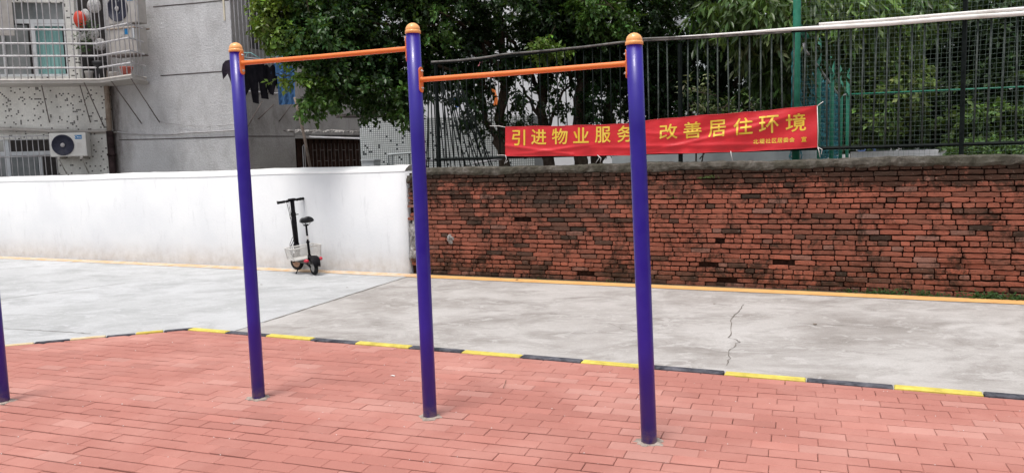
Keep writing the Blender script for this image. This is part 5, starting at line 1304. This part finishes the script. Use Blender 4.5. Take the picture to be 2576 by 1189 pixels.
#@@PART4
# ------------------------------------------------------------------ trees
def leaf_mesh(name, mat, parent, C_, D_, N_, L_, W_, colr):
    """C_ base points, D_ directions, N_ face normals, L_ lengths, W_ widths, colr (n,3)"""
    n = len(C_); D_ = D_/np.linalg.norm(D_, axis=1, keepdims=True)
    S_ = np.cross(D_, N_); S_ /= (np.linalg.norm(S_, axis=1, keepdims=True)+1e-9); Nn = np.cross(S_, D_)
    L = L_[:, None]; W = W_[:, None]
    v0 = C_; v1 = C_+D_*L*.45+S_*W*.5+Nn*W*.18; v2 = C_+D_*L-Nn*L*.08; v3 = C_+D_*L*.45-S_*W*.5+Nn*W*.18
    V = np.stack([v0, v1, v2, v3], 1).reshape(-1, 3).astype(np.float32)
    me = bpy.data.meshes.new(name); me.vertices.add(4*n); me.vertices.foreach_set('co', V.ravel())
    idx = (np.arange(n)*4)[:, None]+np.array([0, 1, 2, 0, 2, 3])[None, :]
    me.loops.add(6*n); me.loops.foreach_set('vertex_index', idx.ravel().astype(np.int32))
    me.polygons.add(2*n); me.polygons.foreach_set('loop_start', (np.arange(2*n)*3).astype(np.int32)); 
    me.update(calc_edges=True)
    ca = me.color_attributes.new('Col', 'FLOAT_COLOR', 'POINT')
    cc = np.concatenate([np.repeat(colr, 4, 0), np.ones((4*n, 1))], 1).astype(np.float32); ca.data.foreach_set('color', cc.ravel())
    me.materials.append(MAT[mat]); me.update()
    o = bpy.data.objects.new(name, me); COL.objects.link(o); o.parent = parent; o.matrix_parent_inverse = parent.matrix_world.inverted()
    return o
def crown(root, blobs, mat, seed, leafL, leafW, droop=.5, per=26, twig=.28):
    """blobs: (x,y,depth, rx_px, ry_px, rdepth_m, twigs, colour, bright)"""
    g = np.random.default_rng(seed); Cs = []; Ds = []; Ns = []; Ls = []; Ws = []; Co = []; tw = MB()
    for (x, y, dep, rx, ry, rd, nt, col, var) in blobs:
        cen = EYEP+ray(x, y)*dep; RX, RY = rx*dep/F, ry*dep/F
        for k in range(max(3, int(nt*.74))):
            th = g.uniform(0, 2*np.pi); ph = np.arccos(g.uniform(-1, 1)); rr = g.uniform(.35, 1)**.5*g.uniform(.85, 1.06)
            dr_ = np.array([np.sin(ph)*np.cos(th), np.sin(ph)*np.sin(th), np.cos(ph)])
            p = cen+dr_*np.array([RX, rd, RY])*rr
            out = dr_*np.array([1, 1, .5])+g.normal(0, .45, 3); out[2] -= droop*.5; out /= np.linalg.norm(out)
            tb = (.45+1.0*g.uniform(0, 1)**1.3+.35*max(0, dr_[2]))*var; m = int(per*1.3*g.uniform(.6, 1.3)); t_ = g.uniform(0, 1, m)  # upward twigs get lighter leaves, top light put into the colour
            ax = p[None, :]+out[None, :]*(t_[:, None]-.3)*twig; ax[:, 2] -= droop*twig*.5*t_**2
            dd = out[None, :]*.5+g.normal(0, .6, (m, 3)); dd[:, 2] -= droop*.8
            nn = g.normal(0, .5, (m, 3)); nn[:, 2] += 1.0; nn += dr_[None, :]*.5
            Cs.append(ax+g.normal(0, .025, (m, 3))); Ds.append(dd); Ns.append(nn)
            s_ = g.uniform(.7, 1.2, m); Ls.append(leafL*s_); Ws.append(leafW*s_)
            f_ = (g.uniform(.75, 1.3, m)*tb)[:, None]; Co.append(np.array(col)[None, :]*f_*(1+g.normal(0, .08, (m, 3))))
            if k % 9 == 0: tw.tube([tuple(p-out*.45), tuple(p), tuple(p+out*twig*.6)], [.007, .005, .002], 3, cap=False)
    C_ = np.concatenate(Cs); o = leaf_mesh('crown', mat, root, C_, np.concatenate(Ds), np.concatenate(Ns), np.concatenate(Ls), np.concatenate(Ws), np.clip(np.concatenate(Co), .004, 1))
    wbuild(tw, 'twigs', 'bark', root)
    return len(C_)
def limb(b, pts, r0, r1, seed=1, wob=.03):
    q = random.Random(seed); P = [Vector(EYEP+ray(x, y)*d_) for x, y, d_ in pts]; Q = []; R_ = []
    for i in range(len(P)-1):
        for k in range(4): Q.append(P[i].lerp(P[i+1], k/4)+Vector((q.gauss(0, wob), q.gauss(0, wob), 0))*(0 if i == 0 and k == 0 else 1)); R_.append(r0+(r1-r0)*(i+k/4)/(len(P)-1)*1.0)
    Q.append(P[-1]); R_.append(r1); R_ = [a_*(1+q.uniform(-.08, .1)) for a_ in R_]; b.tube(Q, R_, 9)
def tree(label, base, trunks, blobs, mat='leaf', seed=1, leafL=.086, leafW=.050, droop=.5, per=26, name='ficus_tree', cat='tree', twig=.28, grp=None, barkmat='bark'):
    x, dep = base; p = column(x, dep); root = empty(name, (p[0], p[1], ROAD), label, cat, grp)
    b = MB()
    for i, (pts, r0, r1) in enumerate(trunks): limb(b, pts, r0, r1, seed*7+i)
    wbuild(b, 'trunk', barkmat, root)
    return crown(root, blobs, mat, seed, leafL, leafW, droop, per, twig)
DK, MD, BR, YL = (.012, .032, .009), (.026, .062, .016), (.06, .13, .026), (.15, .23, .03)  # leaf tones carry crown light and shade: dark inside, bright where lit
N = 0
# big ficus overhanging the white wall
N += tree('ficus with wide glossy crown spreading left over the white wall', (1252, 13.6),
  [([(1275, 470, 13.6), (1262, 400, 13.6), (1262, 300, 13.6), (1268, 200, 13.5), (1262, 90, 13.4), (1240, -40, 13.3)], .10, .06),
   ([(1278, 440, 13.6), (1258, 370, 13.6), (1232, 320, 13.6), (1212, 262, 13.5), (1225, 150, 13.4), (1190, 60, 13.2)], .06, .04),
   ([(1262, 170, 13.4), (1190, 130, 13.1), (1090, 90, 12.8), (960, 60, 12.6), (820, 50, 12.4), (700, 40, 12.3)], .05, .015),
   ([(1225, 220, 13.4), (1150, 180, 13.0), (1050, 150, 12.8), (950, 180, 12.6), (850, 200, 12.4)], .035, .012),
   ([(1240, 120, 13.4), (1130, 40, 13), (980, -20, 12.7)], .04, .02)],
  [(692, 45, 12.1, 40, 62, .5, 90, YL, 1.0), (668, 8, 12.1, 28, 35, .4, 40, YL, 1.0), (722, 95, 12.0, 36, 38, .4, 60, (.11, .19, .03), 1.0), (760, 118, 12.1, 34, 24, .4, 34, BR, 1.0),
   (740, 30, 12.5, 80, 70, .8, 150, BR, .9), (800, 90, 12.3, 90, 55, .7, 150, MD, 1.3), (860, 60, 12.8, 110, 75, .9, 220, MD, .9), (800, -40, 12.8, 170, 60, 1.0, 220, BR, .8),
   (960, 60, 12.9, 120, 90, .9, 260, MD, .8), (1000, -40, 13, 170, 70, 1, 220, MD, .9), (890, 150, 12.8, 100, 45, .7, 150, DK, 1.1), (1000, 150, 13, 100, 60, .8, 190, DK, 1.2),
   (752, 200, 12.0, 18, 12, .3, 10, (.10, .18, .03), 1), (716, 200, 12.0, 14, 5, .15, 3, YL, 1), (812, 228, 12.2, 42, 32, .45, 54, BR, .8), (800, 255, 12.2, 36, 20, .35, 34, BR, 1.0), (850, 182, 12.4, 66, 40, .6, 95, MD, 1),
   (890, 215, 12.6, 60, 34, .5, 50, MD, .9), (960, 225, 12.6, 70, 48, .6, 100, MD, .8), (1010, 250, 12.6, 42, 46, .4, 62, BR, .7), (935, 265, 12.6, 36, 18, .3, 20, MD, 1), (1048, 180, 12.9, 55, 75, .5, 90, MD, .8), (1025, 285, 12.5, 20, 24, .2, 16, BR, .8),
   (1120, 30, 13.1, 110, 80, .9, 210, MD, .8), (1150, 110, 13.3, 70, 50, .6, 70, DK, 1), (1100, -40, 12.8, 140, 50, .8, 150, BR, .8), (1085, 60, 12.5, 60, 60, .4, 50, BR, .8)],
  seed=1, leafL=.088, leafW=.052, per=22)
N += tree('slender dark ficus, second trunk from the banner\'s left end', (1372, 13.9),
  [([(1384, 480, 13.9), (1382, 400, 13.9), (1368, 320, 13.9), (1362, 230, 13.9), (1358, 120, 13.8), (1340, 0, 13.6)], .115, .07),
   ([(1360, 240, 13.9), (1325, 170, 13.7), (1290, 110, 13.5), (1240, 60, 13.3)], .045, .02), ([(1366, 300, 13.8), (1330, 250, 13.7), (1310, 215, 13.6)], .03, .02), ([(1375, 330, 13.8), (1400, 260, 13.7), (1440, 200, 13.6)], .028, .015)],
  [(1290, 40, 13.2, 100, 80, .8, 170, MD, .8), (1400, 40, 13.3, 110, 80, .8, 240, MD, .8), (1340, -50, 13, 150, 60, .8, 180, MD, .9), (1390, 110, 13.4, 80, 50, .6, 110, DK, 1.2),
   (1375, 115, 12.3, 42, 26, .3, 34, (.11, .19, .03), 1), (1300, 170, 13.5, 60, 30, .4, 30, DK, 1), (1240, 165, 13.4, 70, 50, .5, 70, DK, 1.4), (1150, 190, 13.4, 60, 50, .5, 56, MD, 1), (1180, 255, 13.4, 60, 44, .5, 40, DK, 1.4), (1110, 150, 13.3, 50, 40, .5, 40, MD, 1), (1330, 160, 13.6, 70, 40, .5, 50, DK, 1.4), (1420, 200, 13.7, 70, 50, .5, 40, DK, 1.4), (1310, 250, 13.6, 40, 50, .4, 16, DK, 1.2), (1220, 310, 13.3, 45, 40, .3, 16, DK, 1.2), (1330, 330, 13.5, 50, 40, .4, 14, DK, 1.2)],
  seed=2, per=24)
N += tree('thick trunked ficus standing third behind the banner', (1458, 13.7),
  [([(1462, 480, 13.7), (1460, 380, 13.7), (1458, 250, 13.7), (1462, 120, 13.6), (1470, 0, 13.5)], .13, .09), ([(1460, 260, 13.7), (1430, 180, 13.6), (1410, 90, 13.5)], .04, .02), ([(1460, 200, 13.7), (1510, 130, 13.5), (1560, 60, 13.4)], .05, .02)],
  [(1480, 50, 13.3, 110, 90, .8, 240, MD, .8), (1500, -40, 13.1, 130, 60, .8, 170, MD, .9), (1470, 20, 12.4, 55, 30, .3, 30, BR, 1), (1530, 45, 12.4, 70, 40, .4, 70, BR, .9), (1490, 130, 13.5, 90, 50, .6, 130, DK, 1.2), (1420, 290, 13.6, 50, 50, .4, 16, DK, 1.2), (1500, 250, 13.6, 50, 60, .4, 60, DK, 1.3), (1540, 180, 13.7, 60, 60, .5, 70, DK, 1.3)],
  seed=3, per=24)
N += tree('leaning ficus close behind the right post', (1525, 14.2),
  [([(1495, 480, 14.2), (1508, 400, 14.2), (1528, 330, 14.2), (1540, 240, 14.1), (1535, 120, 14.0), (1560, 0, 13.9)], .12, .08), ([(1540, 250, 14.1), (1590, 170, 14), (1640, 90, 13.8)], .05, .02)],
  [(1580, 40, 13.5, 110, 90, .9, 230, MD, .7), (1600, -50, 13.3, 130, 60, .9, 150, MD, .9), (1600, 150, 14.2, 100, 70, .9, 210, DK, 1.2), (1660, 200, 14.6, 110, 80, 1, 240, DK, 1.0), (1600, 250, 14.4, 80, 60, .7, 110, DK, 1.1), (1590, 340, 14.3, 60, 40, .5, 34, DK, 1.2)],
  seed=4, per=24)
# darker, shrubbier tree behind the banner's right half
N += tree('dark bushy tree filling the gap between right post and green court post', (1800, 14.5),
  [([(1790, 480, 14.5), (1795, 330, 14.5), (1810, 180, 14.4), (1830, 40, 14.2)], .11, .06), ([(1795, 320, 14.5), (1740, 240, 14.4), (1700, 150, 14.3)], .06, .03), ([(1800, 260, 14.5), (1880, 180, 14.3), (1940, 90, 14.2)], .05, .02)],
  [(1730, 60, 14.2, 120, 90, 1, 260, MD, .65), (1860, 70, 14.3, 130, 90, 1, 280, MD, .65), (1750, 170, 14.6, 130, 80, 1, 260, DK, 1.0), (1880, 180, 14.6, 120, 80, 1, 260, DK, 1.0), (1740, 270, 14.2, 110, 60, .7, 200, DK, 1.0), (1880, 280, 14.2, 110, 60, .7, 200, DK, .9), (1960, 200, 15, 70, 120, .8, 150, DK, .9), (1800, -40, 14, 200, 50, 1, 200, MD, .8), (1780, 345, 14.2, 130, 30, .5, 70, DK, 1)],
  seed=5, per=24, name='bushy_tree')
# pale flowering shrub through the fence
N += tree('slim shrub with pale leaf tips pressed behind the fence bars', (1770, 11.6),
  [([(1755, 430, 11.3), (1745, 330, 11.2), (1730, 230, 11.1)], .012, .006), ([(1756, 430, 11.3), (1790, 320, 11.2), (1850, 240, 11.1)], .010, .005), ([(1760, 400, 11.3), (1810, 330, 11.2), (1900, 290, 11.1)], .008, .004)],
  [(1750, 220, 11.1, 34, 26, .2, 12, (.17, .19, .10), 1), (1790, 290, 11.1, 60, 28, .2, 20, (.16, .19, .09), 1), (1860, 270, 11.1, 50, 30, .2, 16, (.12, .18, .06), 1), (1760, 270, 11.2, 40, 40, .2, 14, (.10, .14, .06), 1), (1990, 320, 11.0, 30, 24, .2, 8, (.16, .19, .08), 1)],
  seed=6, per=9, leafL=.085, leafW=.028, name='shrub', cat='shrub', droop=0, mat='leaf_matt', twig=.2)
# broad drooping leaves hanging in at the top (mango-like)
N += tree('tree with long drooping leaves hanging over the court fence top', (1985, 12.2),
  [([(1982, 520, 12.2), (1980, 300, 12.2), (1990, 120, 12.1), (2010, 30, 12), (1960, 15, 11.8), (1880, -10, 11.6)], .06, .02), ([(1992, 110, 12.1), (2180, 60, 11.6), (2300, 20, 11.2)], .03, .012), ([(2005, 40, 12), (2000, 20, 11.6), (1940, 32, 11.4), (1900, 20, 11.3)], .025, .015)],
  [(1930, 30, 11.3, 80, 40, .5, 60, (.07, .12, .03), 1), (1985, 100, 11.5, 60, 55, .4, 46, (.05, .09, .022), 1), (1960, 180, 11.8, 50, 70, .4, 40, (.045, .085, .02), 1), (2060, 20, 11.2, 90, 40, .5, 66, (.08, .14, .03), 1), (2170, 30, 11.0, 100, 46, .5, 90, (.085, .145, .03), 1), (2280, 10, 11, 90, 38, .5, 60, (.06, .11, .025), 1), (2170, 100, 11.3, 40, 20, .3, 12, (.05, .09, .02), 1), (2125, 120, 11.4, 14, 40, .2, 7, (.055, .10, .02), 1), (1830, 20, 11.4, 70, 40, .5, 40, (.06, .11, .025), 1), (1905, 75, 11.4, 60, 30, .4, 30, (.10, .13, .05), 1)],
  seed=7, per=14, leafL=.20, leafW=.055, droop=1.3, name='mango_tree', mat='leaf', twig=.35)
# trees beyond the court
far = [('yellow green tree far beyond the court, left of the others', 2215, 27, [(2215, 120, 26, 70, 80, 2, 420, (.13, .19, .045), 1), (2235, 230, 26, 60, 75, 2, 360, (.14, .20, .05), 1), (2180, 300, 26, 50, 60, 1.5, 220, (.09, .14, .035), 1), (2250, 320, 27, 60, 40, 1.5, 200, (.06, .10, .03), 1), (2160, 200, 27, 50, 70, 1.5, 200, (.06, .10, .03), 1)], 11),
       ('tall dark tree far beyond the court in the middle', 2360, 28, [(2350, 80, 28, 110, 100, 2, 620, (.035, .065, .022), 1), (2370, 230, 28, 100, 90, 2, 560, (.04, .075, .024), 1), (2310, 320, 28, 60, 50, 1.5, 170, (.05, .09, .03), 1), (2420, 330, 28, 60, 40, 1.5, 180, (.045, .085, .025), 1)], 12),
       ('dense dark tree at the far right beyond the court', 2520, 26, [(2510, 60, 26, 120, 100, 2, 640, (.03, .055, .02), 1), (2530, 200, 26, 110, 90, 2, 620, (.032, .06, .02), 1), (2500, 300, 25, 90, 40, 1.5, 260, (.07, .12, .03), 1), (2540, 350, 25, 70, 30, 1.5, 160, (.06, .10, .03), 1), (2460, 360, 25, 60, 22, 1, 120, (.06, .10, .03), 1)], 13),
       ('dark tree behind the court netting at its left corner', 2060, 27, [(2060, 60, 27, 120, 120, 2, 560, (.04, .07, .022), 1), (2050, 220, 27, 110, 90, 2, 460, (.035, .065, .02), 1), (2060, 330, 27, 100, 50, 1.5, 300, (.035, .06, .02), 1), (2200, 10, 27, 110, 60, 2, 320, (.05, .085, .025), 1)], 14)]
for lab, x, dep, bl, sd_ in far:
    N += tree(lab, (x, dep), [([(x+10, 480, dep+.5), (x, 330, dep+.5), (x-10, 180, dep+.5), (x+8, 20, dep+.5)], .20, .10), ([(x, 330, dep+.5), (x+50, 240, dep+.4), (x+70, 140, dep)], .10, .04), ([(x, 300, dep+.5), (x-40, 230, dep+.4), (x-60, 120, dep)], .09, .04)],
      bl, seed=sd_, per=18, leafL=.20, leafW=.12, droop=.3, name='far_tree', mat='leaf_matt', twig=.6, grp='trees beyond the court')
# clipped shrubs low behind the wall at right
for k, (x, y, dep, rx, ry, lab) in enumerate(((2330, 372, 20, 70, 22, 'low green hedge bush beyond the court, right of the parapet end'), (2470, 370, 19, 80, 26, 'low green hedge bush beyond the court near the right edge'), (2560, 372, 19, 50, 24, 'low hedge bush cut by the right edge of the view'))):
    if k == 0: x, rx = 2440, 40
    p = column(x, dep); root = empty('hedge_bush', (p[0], p[1], ROAD), lab, 'bush', 'hedge bushes beyond the court')
    N += crown(root, [(x, y+8, dep, rx, ry, .6, 90, (.07, .13, .035), 1), (x+10, y+45, dep, rx*.8, 30, .6, 50, (.05, .09, .03), 1)], 'leaf_matt', 40+k, .11, .06, .1, 16, .3)
# solid far wood closing the view


print('leaves', N)
